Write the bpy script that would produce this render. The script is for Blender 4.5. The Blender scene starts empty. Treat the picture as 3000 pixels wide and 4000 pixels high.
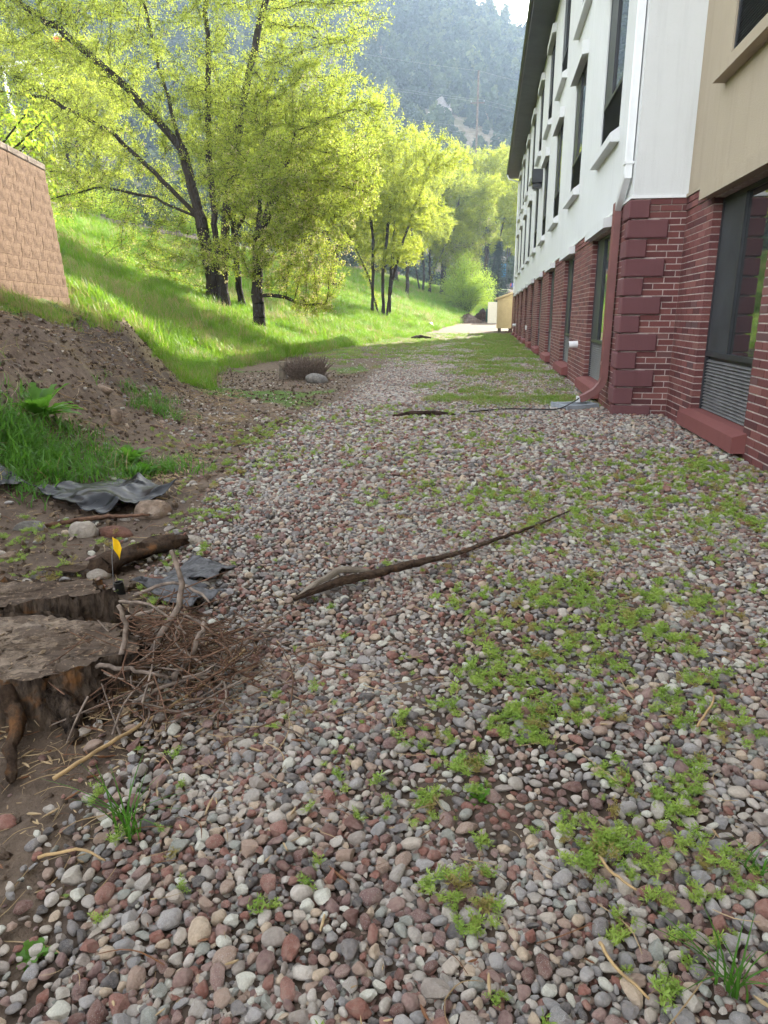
import bpy, math, random
import numpy as np
from mathutils import Vector, Matrix, Euler

R = math.radians
rng = np.random.default_rng(7)
random.seed(7)
scene = bpy.context.scene
COL = scene.collection

# ------------------------------------------------------------------ camera, sky, sun, exposure
cam_d = bpy.data.cameras.new('camera')
cam_d.sensor_fit = 'VERTICAL'; cam_d.sensor_height = 24.0; cam_d.lens = 24.0 * 2754.0 / 4000.0
cam_d.clip_start = 0.05; cam_d.clip_end = 3000
cam = bpy.data.objects.new('camera', cam_d); COL.objects.link(cam)
cam.location = (0, 0, 1.25)
cam.rotation_euler = (R(90 - 15.55), 0, R(8.1))
scene.camera = cam

SUN_AZ, SUN_EL = R(19), R(24)          # azimuth measured from +Y towards +X
world = bpy.data.worlds.new('World'); scene.world = world; world.use_nodes = True
wn = world.node_tree; bg = wn.nodes['Background']
sky = wn.nodes.new('ShaderNodeTexSky'); sky.sky_type = 'NISHITA'; sky.sun_disc = False
sky.sun_elevation = SUN_EL; sky.sun_rotation = SUN_AZ
sky.air_density = 1.0; sky.dust_density = 4.0; sky.ozone_density = 1.0; sky.altitude = 1800
hs = wn.nodes.new('ShaderNodeHueSaturation'); hs.inputs['Saturation'].default_value = 0.16     # hazy, whitish spring sky
wn.links.new(sky.outputs[0], hs.inputs['Color']); wn.links.new(hs.outputs[0], bg.inputs[0]); bg.inputs[1].default_value = 0.15
sun_d = bpy.data.lights.new('sun', 'SUN'); sun_d.energy = 2.7; sun_d.angle = R(0.6); sun_d.color = (1.0, 0.93, 0.80)
sun = bpy.data.objects.new('sun', sun_d); COL.objects.link(sun)
sdir = Vector((math.sin(SUN_AZ) * math.cos(SUN_EL), math.cos(SUN_AZ) * math.cos(SUN_EL), math.sin(SUN_EL)))
sun.rotation_euler = sdir.to_track_quat('Z', 'Y').to_euler()
sun.location = (20, 20, 40)
vs = scene.view_settings
vs.view_transform = 'Standard'; vs.look = 'None'; vs.gamma = 1.0; vs.use_curve_mapping = False
vs.exposure = 2.95
cy = scene.cycles
cy.max_bounces = 7; cy.diffuse_bounces = 3; cy.glossy_bounces = 3; cy.transmission_bounces = 6
cy.transparent_max_bounces = 8; cy.volume_bounces = 0; cy.caustics_reflective = False; cy.caustics_refractive = False
cy.use_denoising = True; cy.use_adaptive_sampling = True; cy.adaptive_threshold = 0.025
cy.sample_clamp_indirect = 6.0

# ------------------------------------------------------------------ helpers
def build(name, V, F, mats=None, parent=None, smooth=False, attrs=None, mat_idx=None):
    """V (N,3); F list of (M,k) int arrays"""
    me = bpy.data.meshes.new(name)
    V = np.asarray(V, np.float32)
    if not isinstance(F, (list, tuple)): F = [F]
    F = [np.asarray(f, np.int32) for f in F if len(f)]
    me.vertices.add(len(V)); me.vertices.foreach_set('co', V.ravel())
    nl = sum(f.size for f in F); npol = sum(len(f) for f in F)
    me.loops.add(nl); me.polygons.add(npol)
    me.loops.foreach_set('vertex_index', np.concatenate([f.ravel() for f in F]))
    tot = np.concatenate([np.full(len(f), f.shape[1], np.int32) for f in F])
    st = np.concatenate([[0], np.cumsum(tot)[:-1]]).astype(np.int32)
    me.polygons.foreach_set('loop_start', st); me.polygons.foreach_set('loop_total', tot)
    me.polygons.foreach_set('use_smooth', np.full(npol, bool(smooth)))
    if mat_idx is not None: me.polygons.foreach_set('material_index', np.asarray(mat_idx, np.int32))
    for k, (dom, arr) in (attrs or {}).items():
        a = me.attributes.new(k, 'FLOAT', dom); a.data.foreach_set('value', np.asarray(arr, np.float32))
    me.update(calc_edges=True); me.validate()
    for m in (mats if isinstance(mats, (list, tuple)) else [mats]):
        if m: me.materials.append(m)
    o = bpy.data.objects.new(name, me); COL.objects.link(o)
    if parent: o.parent = parent
    return o

class MB:
    """collects shapes, builds one mesh"""
    def __init__(s): s.V = []; s.Q = []; s.T = []; s.n = 0
    def add(s, V, Q=(), T=()):
        V = np.asarray(V, float).reshape(-1, 3)
        if len(Q): s.Q.append(np.asarray(Q, int) + s.n)
        if len(T): s.T.append(np.asarray(T, int) + s.n)
        s.V.append(V); s.n += len(V); return s
    def box(s, x0, x1, y0, y1, z0, z1):
        V = [(x, y, z) for z in (z0, z1) for y in (y0, y1) for x in (x0, x1)]
        return s.add(V, [(0, 2, 3, 1), (4, 5, 7, 6), (0, 1, 5, 4), (2, 6, 7, 3), (0, 4, 6, 2), (1, 3, 7, 5)])
    def bbox(s, x0, x1, y0, y1, z0, z1, b=0.01):
        """box with chamfered edges"""
        c = np.array([(x0 + x1) / 2, (y0 + y1) / 2, (z0 + z1) / 2]); h = np.array([x1 - x0, y1 - y0, z1 - z0]) / 2
        V = []; idx = {}
        for sx in (-1, 1):
            for sy in (-1, 1):
                for sz in (-1, 1):
                    sg = np.array([sx, sy, sz])
                    for a in range(3):
                        v = c + sg * (h - b); v[a] = c[a] + sg[a] * h[a]
                        idx[(sx, sy, sz, a)] = len(V); V.append(v)
        Q = []; T = []
        for a in range(3):
            o1, o2 = (a + 1) % 3, (a + 2) % 3
            for sa in (-1, 1):
                q = []
                for (p, r) in ((-1, -1), (1, -1), (1, 1), (-1, 1)):
                    k = [0, 0, 0]; k[a] = sa; k[o1] = p; k[o2] = r; q.append(idx[(*k, a)])
                Q.append(q if sa > 0 else q[::-1])
            for s1 in (-1, 1):
                for s2 in (-1, 1):
                    k0 = [0, 0, 0]; k0[o1] = s1; k0[o2] = s2; k1 = list(k0); k0[a] = -1; k1[a] = 1
                    q = [idx[(*k0, o1)], idx[(*k1, o1)], idx[(*k1, o2)], idx[(*k0, o2)]]
                    Q.append(q if s1 * s2 < 0 else q[::-1])
        for sx in (-1, 1):
            for sy in (-1, 1):
                for sz in (-1, 1):
                    t = [idx[(sx, sy, sz, a)] for a in range(3)]
                    T.append(t if sx * sy * sz > 0 else t[::-1])
        return s.add(V, Q, T)
    def prism(s, pts, y0, y1):
        """polygon pts in (x,z), extruded along y (convex fan caps)"""
        n = len(pts); V = [(p[0], y0, p[1]) for p in pts] + [(p[0], y1, p[1]) for p in pts]
        Q = [(i, (i + 1) % n, n + (i + 1) % n, n + i) for i in range(n)]
        T = [(0, i + 1, i) for i in range(1, n - 1)] + [(n, n + i, n + i + 1) for i in range(1, n - 1)]
        return s.add(V, Q, T)
    def tube(s, pts, rad, k=8, caps=True, flat=1.0):
        pts = np.asarray(pts, float); n = len(pts); rad = np.broadcast_to(rad, n)
        d = np.gradient(pts, axis=0); d /= np.linalg.norm(d, axis=1)[:, None] + 1e-9
        ref = np.array([0, 0, 1.0]) if abs(d[0][2]) < .9 else np.array([1.0, 0, 0])
        u = np.cross(d, ref); u /= np.linalg.norm(u, axis=1)[:, None] + 1e-9
        w = np.cross(u, d)
        a = np.arange(k) * 2 * np.pi / k
        V = pts[:, None] + rad[:, None, None] * (np.cos(a)[None, :, None] * u[:, None] + flat * np.sin(a)[None, :, None] * w[:, None])
        V = V.reshape(-1, 3); Q = []
        for i in range(n - 1):
            for j in range(k): Q.append((i * k + j, i * k + (j + 1) % k, (i + 1) * k + (j + 1) % k, (i + 1) * k + j))
        T = []
        if caps:
            V = np.vstack([V, pts[0], pts[-1]]); c0, c1 = n * k, n * k + 1
            T = [(c0, (j + 1) % k, j) for j in range(k)] + [(c1, (n - 1) * k + j, (n - 1) * k + (j + 1) % k) for j in range(k)]
        return s.add(V, Q, T)
    def build(s, name, mat, parent=None, smooth=False):
        F = []
        if s.Q: F.append(np.vstack(s.Q))
        if s.T: F.append(np.vstack(s.T))
        return build(name, np.vstack(s.V), F, mat, parent, smooth)

def tag(o, label=None, cat=None, group=None, kind=None):
    if label: o['label'] = label
    if cat: o['category'] = cat
    if group: o['group'] = group
    if kind: o['kind'] = kind
    return o
def empty(name, loc=(0, 0, 0), rz=0):
    o = bpy.data.objects.new(name, None); COL.objects.link(o); o.location = loc; o.rotation_euler = (0, 0, rz)
    o.empty_display_size = .2
    return o

def hash2(ix, iy, seed):
    h = (ix.astype(np.int64) * 374761393 + iy.astype(np.int64) * 668265263 + seed * 974634541) & 0x7fffffff
    h = ((h ^ (h >> 13)) * 1274126177) & 0x7fffffff
    return ((h ^ (h >> 16)) & 0xffff) / 65535.0
def vnoise(x, y, s, seed=0):
    x = np.asarray(x, float) / s; y = np.asarray(y, float) / s
    ix = np.floor(x); iy = np.floor(y); fx = x - ix; fy = y - iy
    fx = fx * fx * (3 - 2 * fx); fy = fy * fy * (3 - 2 * fy)
    a = hash2(ix, iy, seed); b = hash2(ix + 1, iy, seed); c = hash2(ix, iy + 1, seed); d = hash2(ix + 1, iy + 1, seed)
    return (a * (1 - fx) + b * fx) * (1 - fy) + (c * (1 - fx) + d * fx) * fy
def fbm(x, y, s, seed=0, o=4):
    t = 0; a = .5; n = 0
    for i in range(o): t = t + a * vnoise(x, y, s / 2 ** i, seed + i * 17); n += a; a *= .5
    return t / n

# ------------------------------------------------------------------ materials
class NT:
    def __init__(s, name):
        s.m = bpy.data.materials.new(name); s.m.use_nodes = True; s.t = s.m.node_tree
        s.b = s.t.nodes['Principled BSDF']; s.out = s.t.nodes['Material Output']
    def n(s, kind, **kw):
        nd = s.t.nodes.new(kind)
        for k, v in kw.items(): setattr(nd, k, v)
        return nd
    def l(s, a, b): s.t.links.new(a, b)
    def val(s, sock, v):
        if hasattr(v, 'is_linked') or isinstance(v, bpy.types.NodeSocket): s.l(v, sock)
        else: sock.default_value = v
    def coord(s, kind='Object', scale=(1, 1, 1), rot=(0, 0, 0)):
        c = s.n('ShaderNodeTexCoord'); mp = s.n('ShaderNodeMapping'); mp.inputs['Scale'].default_value = scale; mp.inputs['Rotation'].default_value = rot
        s.l(c.outputs[kind], mp.inputs[0]); return mp.outputs[0]
    def noise(s, co, scale, detail=4, rough=.55, dist=0):
        nd = s.n('ShaderNodeTexNoise'); s.l(co, nd.inputs['Vector']); nd.inputs['Scale'].default_value = scale
        nd.inputs['Detail'].default_value = detail; nd.inputs['Roughness'].default_value = rough; nd.inputs['Distortion'].default_value = dist
        return nd.outputs['Fac']
    def voro(s, co, scale, feature='F1', out='Distance', rnd=1):
        nd = s.n('ShaderNodeTexVoronoi', feature=feature); s.l(co, nd.inputs['Vector']); nd.inputs['Scale'].default_value = scale
        nd.inputs['Randomness'].default_value = rnd
        return nd.outputs[out]
    def ramp(s, f, stops, interp='LINEAR'):
        nd = s.n('ShaderNodeValToRGB'); cr = nd.color_ramp; cr.interpolation = interp
        while len(cr.elements) < len(stops): cr.elements.new(0.5)
        for e, (p, c) in zip(cr.elements, stops):
            e.position = p; e.color = (c, c, c, 1) if isinstance(c, (int, float)) else (*c, 1)
        s.l(f, nd.inputs[0]); return nd.outputs[0]
    def mix(s, f, a, b, mode='MIX'):
        nd = s.n('ShaderNodeMix', data_type='RGBA', blend_type=mode, clamp_factor=True)
        for i, v in ((0, f), (6, a), (7, b)):
            if isinstance(v, bpy.types.NodeSocket): s.l(v, nd.inputs[i])
            else: nd.inputs[i].default_value = v if i == 0 else (*v, 1) if not isinstance(v, (int, float)) else (v, v, v, 1)
        return nd.outputs[2]
    def math(s, op, a, b=0.5, c=None):
        nd = s.n('ShaderNodeMath', operation=op)
        for i, v in enumerate((a, b, c)):
            if v is None: continue
            if isinstance(v, bpy.types.NodeSocket): s.l(v, nd.inputs[i])
            else: nd.inputs[i].default_value = v
        return nd.outputs[0]
    def attr(s, name, kind='GEOMETRY'):
        nd = s.n('ShaderNodeAttribute', attribute_type=kind, attribute_name=name); return nd.outputs['Fac']
    def rand(s): return s.n('ShaderNodeObjectInfo').outputs['Random']
    def bump(s, h, strength=.5, dist=.01):
        nd = s.n('ShaderNodeBump'); nd.inputs['Strength'].default_value = strength; nd.inputs['Distance'].default_value = dist
        s.l(h, nd.inputs['Height']); s.l(nd.outputs[0], s.b.inputs['Normal']); return nd.outputs[0]
    def col(s, c):
        if isinstance(c, bpy.types.NodeSocket): s.l(c, s.b.inputs['Base Color'])
        else: s.b.inputs['Base Color'].default_value = (*c, 1)
    def rough(s, r, spec=None, metal=None):
        s.val(s.b.inputs['Roughness'], r)
        if spec is not None: s.b.inputs['Specular IOR Level'].default_value = spec
        if metal is not None: s.b.inputs['Metallic'].default_value = metal
    def leafy(s, colr, trans, f=.5, rough=.5):
        """diffuse/gloss + translucent mix"""
        s.col(colr); s.rough(rough, .3)
        tr = s.n('ShaderNodeBsdfTranslucent')
        if isinstance(trans, bpy.types.NodeSocket): s.l(trans, tr.inputs[0])
        else: tr.inputs[0].default_value = (*trans, 1)
        mx = s.n('ShaderNodeMixShader'); mx.inputs[0].default_value = f
        s.l(s.b.outputs[0], mx.inputs[1]); s.l(tr.outputs[0], mx.inputs[2]); s.l(mx.outputs[0], s.out.inputs['Surface'])

M = {}
def simple(name, c, rough=.6, var=.12, scale=8, bump=.2, bdist=.004, spec=.4, metal=0, wear=None):
    t = NT(name); co = t.coord()
    n1 = t.noise(co, scale, 5, .6)
    lo = tuple(v * (1 - var * 2) for v in c); hi = tuple(min(1, v * (1 + var)) for v in c)
    cc = t.mix(t.ramp(n1, [(.3, 0.0), (.7, 1.0)]), lo, hi)
    if wear: cc = t.mix(t.ramp(t.noise(co, scale * .35, 6, .7), [(.55, 0.0), (.72, 1.0)]), cc, wear)
    t.col(cc); t.rough(rough, spec, metal)
    if bump: t.bump(t.noise(co, scale * 6, 4, .6), bump, bdist)
    M[name] = t.m; return t.m

# river stones: colour from a per-stone tint
STONES = [(0.476, 0.433, 0.385), (0.316, 0.139, 0.105), (0.581, 0.508, 0.427), (0.357, 0.345, 0.338), (0.205, 0.107, 0.090), (0.720, 0.710, 0.609), (0.436, 0.313, 0.244), (0.264, 0.244, 0.237), (0.344, 0.170, 0.133), (0.542, 0.495, 0.427), (0.370, 0.383, 0.338), (0.264, 0.163, 0.148), (0.634, 0.502, 0.367), (0.132, 0.123, 0.121), (0.449, 0.426, 0.410), (0.660, 0.600, 0.530), (0.344, 0.225, 0.195), (0.397, 0.345, 0.302)]
def stone_mat():
    t = NT('river_stone'); co = t.coord()
    tint = t.attr('tint', 'INSTANCER')
    base = t.ramp(tint, [(i / len(STONES), c) for i, c in enumerate(STONES)], 'CONSTANT')
    g = t.noise(co, 2.2, 6, .7); sp = t.voro(co, 9)
    base = t.mix(t.ramp(g, [(.35, .45), (.65, 0.0)]), base, (.30, .27, .25), 'MULTIPLY')
    fr = t.math('FRACT', t.math('MULTIPLY', tint, 37.0))
    speck = t.math('MULTIPLY', t.ramp(sp, [(.18, 1.0), (.32, 0.0)]), t.ramp(fr, [(.55, 0.0), (.8, .5)]))
    base = t.mix(speck, base, (.55, .54, .52))
    sp2 = t.math('MULTIPLY', t.ramp(t.voro(co, 12), [(.15, 1.0), (.27, 0.0)]), t.ramp(fr, [(.5, 0.0), (.9, .6)]))
    base = t.mix(sp2, base, (.05, .05, .05))
    dust = t.ramp(t.noise(co, 1.6, 5, .6), [(.42, 0.0), (.72, .45)])
    base = t.mix(dust, base, (.30, .25, .20))
    t.col(base); t.rough(t.ramp(fr, [(0, .55), (1, .85)]), .3)
    t.bump(t.noise(co, 9, 6, .65), .55, .08); M['stone'] = t.m
stone_mat()

def gravel_ground():
    t = NT('gravel_soil'); co = t.coord()
    v = t.n('ShaderNodeTexVoronoi'); t.l(co, v.inputs['Vector']); v.inputs['Scale'].default_value = 24
    cell = t.n('ShaderNodeSeparateColor'); t.l(v.outputs['Color'], cell.inputs[0])
    pal = t.ramp(cell.outputs[0], [(i / len(STONES), tuple(x * .7 for x in c)) for i, c in enumerate(STONES)], 'CONSTANT')
    soil = t.mix(t.noise(co, 14, 6, .7), (.035, .024, .017), (.11, .08, .058))
    edge = t.ramp(v.outputs['Distance'], [(.42, 0.0), (.62, 1.0)])
    far = t.attr('far'); 
    c = t.mix(t.math('MAXIMUM', edge, t.math('SUBTRACT', 1.0, far)), pal, soil)
    t.col(c); t.rough(.85, .25)
    t.bump(t.math('SUBTRACT', t.noise(co, 30, 4, .6), t.math('MULTIPLY', edge, far)), .6, .02); M['gravel'] = t.m
gravel_ground()

def ground_mat():
    t = NT('ground_soil'); co = t.coord()
    n1 = t.noise(co, 1.1, 6, .65); n2 = t.noise(co, 9, 6, .7); n3 = t.noise(co, 45, 4, .7)
    dirt = t.mix(t.ramp(n2, [(.3, 0.0), (.7, 1.0)]), (.065, .045, .032), (.19, .14, .10))
    dirt = t.mix(t.ramp(n3, [(.55, 0.0), (.75, .7)]), dirt, (.25, .19, .135))
    dark = t.mix(n2, (.028, .020, .015), (.075, .053, .039))
    dirt = t.mix(t.math('MULTIPLY', t.attr('dark'), t.ramp(n1, [(.3, .4), (.6, 1.0)])), dirt, dark)
    straw = t.mix(n3, (.13, .10, .055), (.28, .22, .12))
    grass = t.mix(t.ramp(n2, [(.3, 0.0), (.7, 1.0)]), (.040, .085, .012), (.095, .17, .022))
    grass = t.mix(t.ramp(t.noise(co, .5, 5, .6), [(.5, 0.0), (.75, .5)]), grass, straw)
    peb = t.n('ShaderNodeTexVoronoi'); t.l(co, peb.inputs['Vector']); peb.inputs['Scale'].default_value = 20
    cell = t.n('ShaderNodeSeparateColor'); t.l(peb.outputs['Color'], cell.inputs[0])
    pal = t.ramp(cell.outputs[0], [(i / len(STONES), tuple(x * .7 for x in c)) for i, c in enumerate(STONES)], 'CONSTANT')
    c = t.mix(t.attr('straw'), dirt, straw)
    pm = t.math('MULTIPLY', t.attr('pebbly'), t.ramp(n1, [(.35, 0.0), (.5, 1.0)]))
    c = t.mix(pm, c, pal)
    gm = t.ramp(t.math('ADD', t.attr('grass'), t.math('MULTIPLY', t.math('SUBTRACT', n2, .5), .7)), [(.40, 0.0), (.6, 1.0)])
    c = t.mix(gm, c, grass)
    red = t.mix(n2, (.16, .075, .042), (.30, .16, .10))
    c = t.mix(t.attr('red'), c, red)
    t.col(c); t.rough(.9, .2)
    t.bump(t.math('ADD', n2, t.math('MULTIPLY', n3, .5)), .8, .03); M['ground'] = t.m
ground_mat()

def grass_mat(name, c0, c1, tr0, tr1, dry=(.32, .26, .12), dryf=.06, f=.45):
    t = NT(name); r = t.attr('tint', 'INSTANCER')
    fr = t.math('FRACT', t.math('MULTIPLY', r, 13.7))
    c = t.mix(fr, c0, c1); c = t.mix(t.ramp(r, [(1 - dryf, 0.0), (1 - dryf + .01, 1.0)]), c, dry)
    tr = t.mix(fr, tr0, tr1); tr = t.mix(t.ramp(r, [(1 - dryf, 0.0), (1 - dryf + .01, 1.0)]), tr, tuple(v * 1.3 for v in dry))
    t.leafy(c, tr, f, .45); M[name] = t.m
grass_mat('bank_grass', (.085, .19, .018), (.16, .29, .028), (.17, .36, .018), (.33, .52, .035), dryf=.15)
grass_mat('lawn_grass', (.13, .22, .035), (.21, .31, .055), (.20, .36, .04), (.30, .47, .05), dryf=.2)
grass_mat('lush_grass', (.06, .16, .022), (.11, .24, .035), (.11, .30, .025), (.18, .40, .04), dryf=.03)
grass_mat('weed_leaf', (.22, .34, .06), (.34, .44, .09), (.28, .44, .07), (.38, .52, .09), dry=(.30, .25, .08), dryf=.13, f=.35)
grass_mat('straw', (.30, .21, .11), (.42, .31, .17), (.2, .14, .07), (.25, .18, .1), dry=(.16, .07, .03), dryf=.25, f=.05)

def leaf_mat(name, c0, c1, t0, t1, seed=(.42, .36, .18), f=.55):
    t = NT(name); r = t.attr('tint')
    c = t.mix(r, c0, c1); tr = t.mix(r, t0, t1)
    sd = t.ramp(r, [(.94, 0.0), (.95, 1.0)])
    c = t.mix(sd, c, seed); tr = t.mix(sd, tr, tuple(min(1, v * 1.35) for v in seed))
    t.leafy(c, tr, f, .5); M[name] = t.m
leaf_mat('elm_leaf', (.16, .22, .035), (.30, .33, .065), (.30, .42, .040), (.54, .57, .075), f=.58)
leaf_mat('elm_leaf_gold', (.18, .24, .035), (.31, .33, .060), (.34, .44, .038), (.56, .57, .070), f=.58)
leaf_mat('bush_leaf', (.13, .22, .03), (.23, .31, .05), (.26, .42, .03), (.44, .55, .05))
leaf_mat('needle', (.015, .030, .018), (.035, .058, .038), (.01, .02, .01), (.02, .035, .02), f=.15)

def bark_mat():
    t = NT('elm_bark'); co = t.coord(scale=(1, 1, .18))
    v = t.voro(co, 22); n = t.noise(co, 18, 6, .7)
    t.col(t.mix(n, (.014, .011, .009), (.075, .060, .048))); t.rough(.95, .15)
    t.bump(t.math('ADD', v, n), 1.0, .05); M['bark'] = t.m
bark_mat()
def brick_mat():
    t = NT('red_brick'); co = t.coord('Object')
    r = t.rand(); a = t.attr('tint'); rr = t.math('FRACT', t.math('ADD', r, t.math('MULTIPLY', a, 7.31)))
    c = t.ramp(rr, [(0, (.095, .034, .036)), (.3, (.150, .051, .050)), (.7, (.195, .068, .062)), (.9, (.25, .105, .09)), (1, (.11, .060, .062))])
    n = t.noise(co, 60, 5, .7)
    c = t.mix(t.ramp(n, [(.35, .5), (.6, 0.0)]), c, (.05, .018, .015))
    c = t.mix(t.ramp(t.noise(co, 2.3, 6, .75), [(.62, 0.0), (.78, .35)]), c, (.34, .27, .25))
    t.col(c); t.rough(.8, .3); t.bump(n, .35, .004); M['brick'] = t.m
brick_mat()
simple('mortar', (.46, .39, .36), .95, .2, 12, .6, .004, .1)
def stucco(name, c, sc=70):
    t = NT(name); co = t.coord(); n = t.noise(co, sc, 4, .6); b = t.noise(co, .9, 5, .6)
    cc = t.mix(t.ramp(b, [(.3, 0.0), (.7, 1.0)]), tuple(v * .93 for v in c), c)
    streak = t.noise(t.coord(scale=(6, 6, .35)), 1.4, 5, .7)
    cc = t.mix(t.ramp(streak, [(.50, 0.0), (.75, .40)]), cc, tuple(v * .70 for v in c))
    t.col(cc); t.rough(.9, .15); t.bump(n, .5, .012); M[name] = t.m
stucco('stucco_white', (.645, .655, .655)); stucco('stucco_tan', (.41, .345, .26)); stucco('stucco_cream', (.66, .62, .50))
stucco('quoin_paint', (.150, .068, .072), 90); stucco('sill_red', (.21, .080, .074), 110)
simple('metal_white', (.74, .75, .76), .4, .05, 4, .05, .002, .5)
simple('metal_red', (.17, .062, .056), .45, .1, 5, .1, .002, .5)
simple('metal_dark', (.028, .031, .036), .45, .15, 4, .1, .002, .4)
simple('panel_dark', (.040, .045, .052), .5, .2, 3, .1, .002, .35)
simple('louver_dark', (.030, .031, .034), .55, .15, 6, .1, .002, .3)
simple('louver_grey', (.15, .148, .15), .5, .15, 6, .1, .002, .35)
simple('soffit_dark', (.085, .09, .10), .6, .1, 2, .05, .002, .3)
simple('shingle', (.06, .06, .065), .9, .2, 9, .5, .02, .2)
def glass_mat():
    t = NT('window_glass'); t.col((.02, .023, .025)); t.rough(.02, .9); t.b.inputs['IOR'].default_value = 1.9; M['glass'] = t.m
glass_mat()
simple('curtain', (.40, .38, .40), .9, .06, 3, .1, .003, .1)
simple('block_tan', (.215, .145, .100), .95, .25, 9, 1.0, .016, .1, wear=(.28, .205, .15))
simple('block_cap', (.30, .25, .21), .95, .25, 10, 1.0, .03, .1)
simple('wood_grey', (.22, .185, .145), .9, .3, 7, .8, .01, .15)
simple('wood_post', (.15, .13, .11), .95, .3, 6, .8, .02, .1)
simple('concrete_grey', (.30, .33, .36), .85, .15, 8, .4, .004, .2)
simple('cable_black', (.012, .012, .013), .5, .1, 4, 0)
simple('flag_yellow', (.85, .52, .005), .6, .06, 20, .1)
simple('wire_metal', (.35, .35, .35), .4, .1, 5, 0, metal=.6)
simple('asphalt', (.055, .055, .058), .9, .2, 10, .5, .01, .2)
simple('shed_tan', (.42, .335, .18), .7, .06, 4, .2, .004, .3)
simple('shed_trim', (.46, .37, .21), .7, .06, 4, .1, .003, .3)
simple('orange_plastic', (.75, .12, .02), .5, .05, 4, 0)
simple('car_blue', (.01, .025, .20), .25, .05, 4, 0, spec=.6)
simple('lamp_red', (.6, .015, .01), .3, .05, 4, 0)
simple('tyre', (.015, .015, .016), .85, .1, 8, .2)
simple('sign_blue', (.01, .16, .33), .5, .06, 4, 0)
simple('bin_green', (.015, .07, .05), .5, .1, 4, 0)
simple('rock_tan', (.30, .22, .16), .9, .3, 14, 1.0, .02, .2, wear=(.40, .34, .28))
simple('rock_red', (.17, .085, .06), .9, .25, 14, 1.0, .02, .2)
simple('rock_pale', (.42, .37, .31), .9, .2, 14, 1.0, .02, .2)
simple('rock_grey', (.24, .225, .205), .9, .25, 14, 1.0, .02, .2)
simple('fabric_grey', (.15, .15, .155), .95, .3, 30, 1.0, .01, .1)
simple('twig_bark', (.23, .18, .145), .9, .35, 25, .5, .003, .15)
simple('twig_red', (.15, .085, .055), .9, .35, 25, .5, .003, .15)
simple('cane_straw', (.40, .27, .13), .75, .2, 18, .3, .003, .3)
simple('mulch', (.15, .11, .085), .95, .45, 26, 1.0, .05, .1, wear=(.25, .20, .17))
simple('wood_chip_dark', (.065, .042, .032), .95, .4, 22, 1.0, .03, .1, wear=(.15, .085, .05))
def clod_mat():
    t = NT('clod'); r = t.attr('tint', 'INSTANCER'); n = t.noise(t.coord(), 3, 5, .7)
    c = t.ramp(r, [(0, (.075, .053, .038)), (.5, (.13, .094, .068)), (.8, (.20, .15, .108)), (.9, (.26, .19, .12)), (1, (.38, .28, .18))])
    t.col(t.mix(n, t.mix(.35, c, (.03, .022, .016)), c)); t.rough(.95, .1); t.bump(n, .5, .05); M['clod'] = t.m
clod_mat()
def plastic_mat():
    t = NT('black_plastic'); co = t.coord()
    dust = t.ramp(t.noise(co, 7, 6, .7), [(.56, 0.0), (.74, .45)])
    t.col(t.mix(dust, (.008, .009, .011), (.16, .15, .14))); t.rough(t.mix(dust, .36, .85), .26)
    t.bump(t.noise(co, 9, 3, .5), .25, .012); M['plastic'] = t.m
plastic_mat()
def cutwood_mat():
    t = NT('cut_wood'); co = t.coord(scale=(3.2, 13, 6), rot=(0, 0, .25)); ob = t.coord()
    n = t.noise(co, 2.4, 8, .75); d = t.noise(ob, 9, 8, .75); fine = t.noise(ob, 60, 4, .7)
    c = t.mix(t.ramp(n, [(.32, 0.0), (.68, 1.0)]), (.095, .070, .052), (.28, .215, .155))
    c = t.mix(t.ramp(t.noise(ob, 3.6, 5, .6), [(.55, 0.0), (.70, .6)]), c, (.29, .25, .21))
    soil = t.mix(t.ramp(fine, [(.55, 0.0), (.66, 1.0)]), t.mix(d, (.035, .024, .017), (.095, .066, .046)), (.24, .17, .11))
    sep = t.n('ShaderNodeSeparateXYZ'); tc = t.n('ShaderNodeTexCoord'); t.l(tc.outputs['Object'], sep.inputs[0])
    m = t.math('ADD', t.math('MULTIPLY', sep.outputs[0], 1.1), t.math('MULTIPLY', t.math('SUBTRACT', d, .42), 2.0))
    c = t.mix(t.ramp(m, [(.12, 0.0), (.34, .9)]), c, soil)
    crack = t.ramp(t.voro(t.coord(scale=(2, 9, 1), rot=(0, 0, .25)), 2.0, 'DISTANCE_TO_EDGE'), [(.0, 1.0), (.035, 0.0)])
    c = t.mix(t.math('MULTIPLY', crack, .7), c, (.02, .014, .01))
    t.col(c); t.rough(.9, .2); t.bump(t.math('ADD', n, d), .6, .006); M['cut_wood'] = t.m
    t = NT('stump_bark'); co = t.coord(scale=(1, 1, .3))
    n = t.noise(co, 22, 7, .75); v = t.voro(co, 34)
    c = t.mix(t.ramp(n, [(.36, 0.0), (.64, 1.0)]), (.012, .008, .006), (.15, .11, .08))
    c = t.mix(t.ramp(t.noise(t.coord(), 6.5, 4, .6), [(.55, 0.0), (.66, .8)]), c, (.26, .115, .035))
    t.col(c); t.rough(.95, .15); t.bump(t.math('ADD', v, n), 1.0, .04); M['stump_bark'] = t.m
    t = NT('rotten_wood'); co = t.coord(scale=(1, 1, 1))
    n = t.noise(co, 30, 7, .75); s2 = t.noise(co, 8, 5, .6)
    c = t.mix(t.ramp(n, [(.3, 0.0), (.7, 1.0)]), (.022, .014, .010), (.13, .085, .055))
    c = t.mix(t.ramp(s2, [(.58, 0.0), (.7, .7)]), c, (.26, .12, .045))
    t.col(c); t.rough(.95, .15); t.bump(n, 1.0, .03); M['rotten'] = t.m
cutwood_mat()
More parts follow.
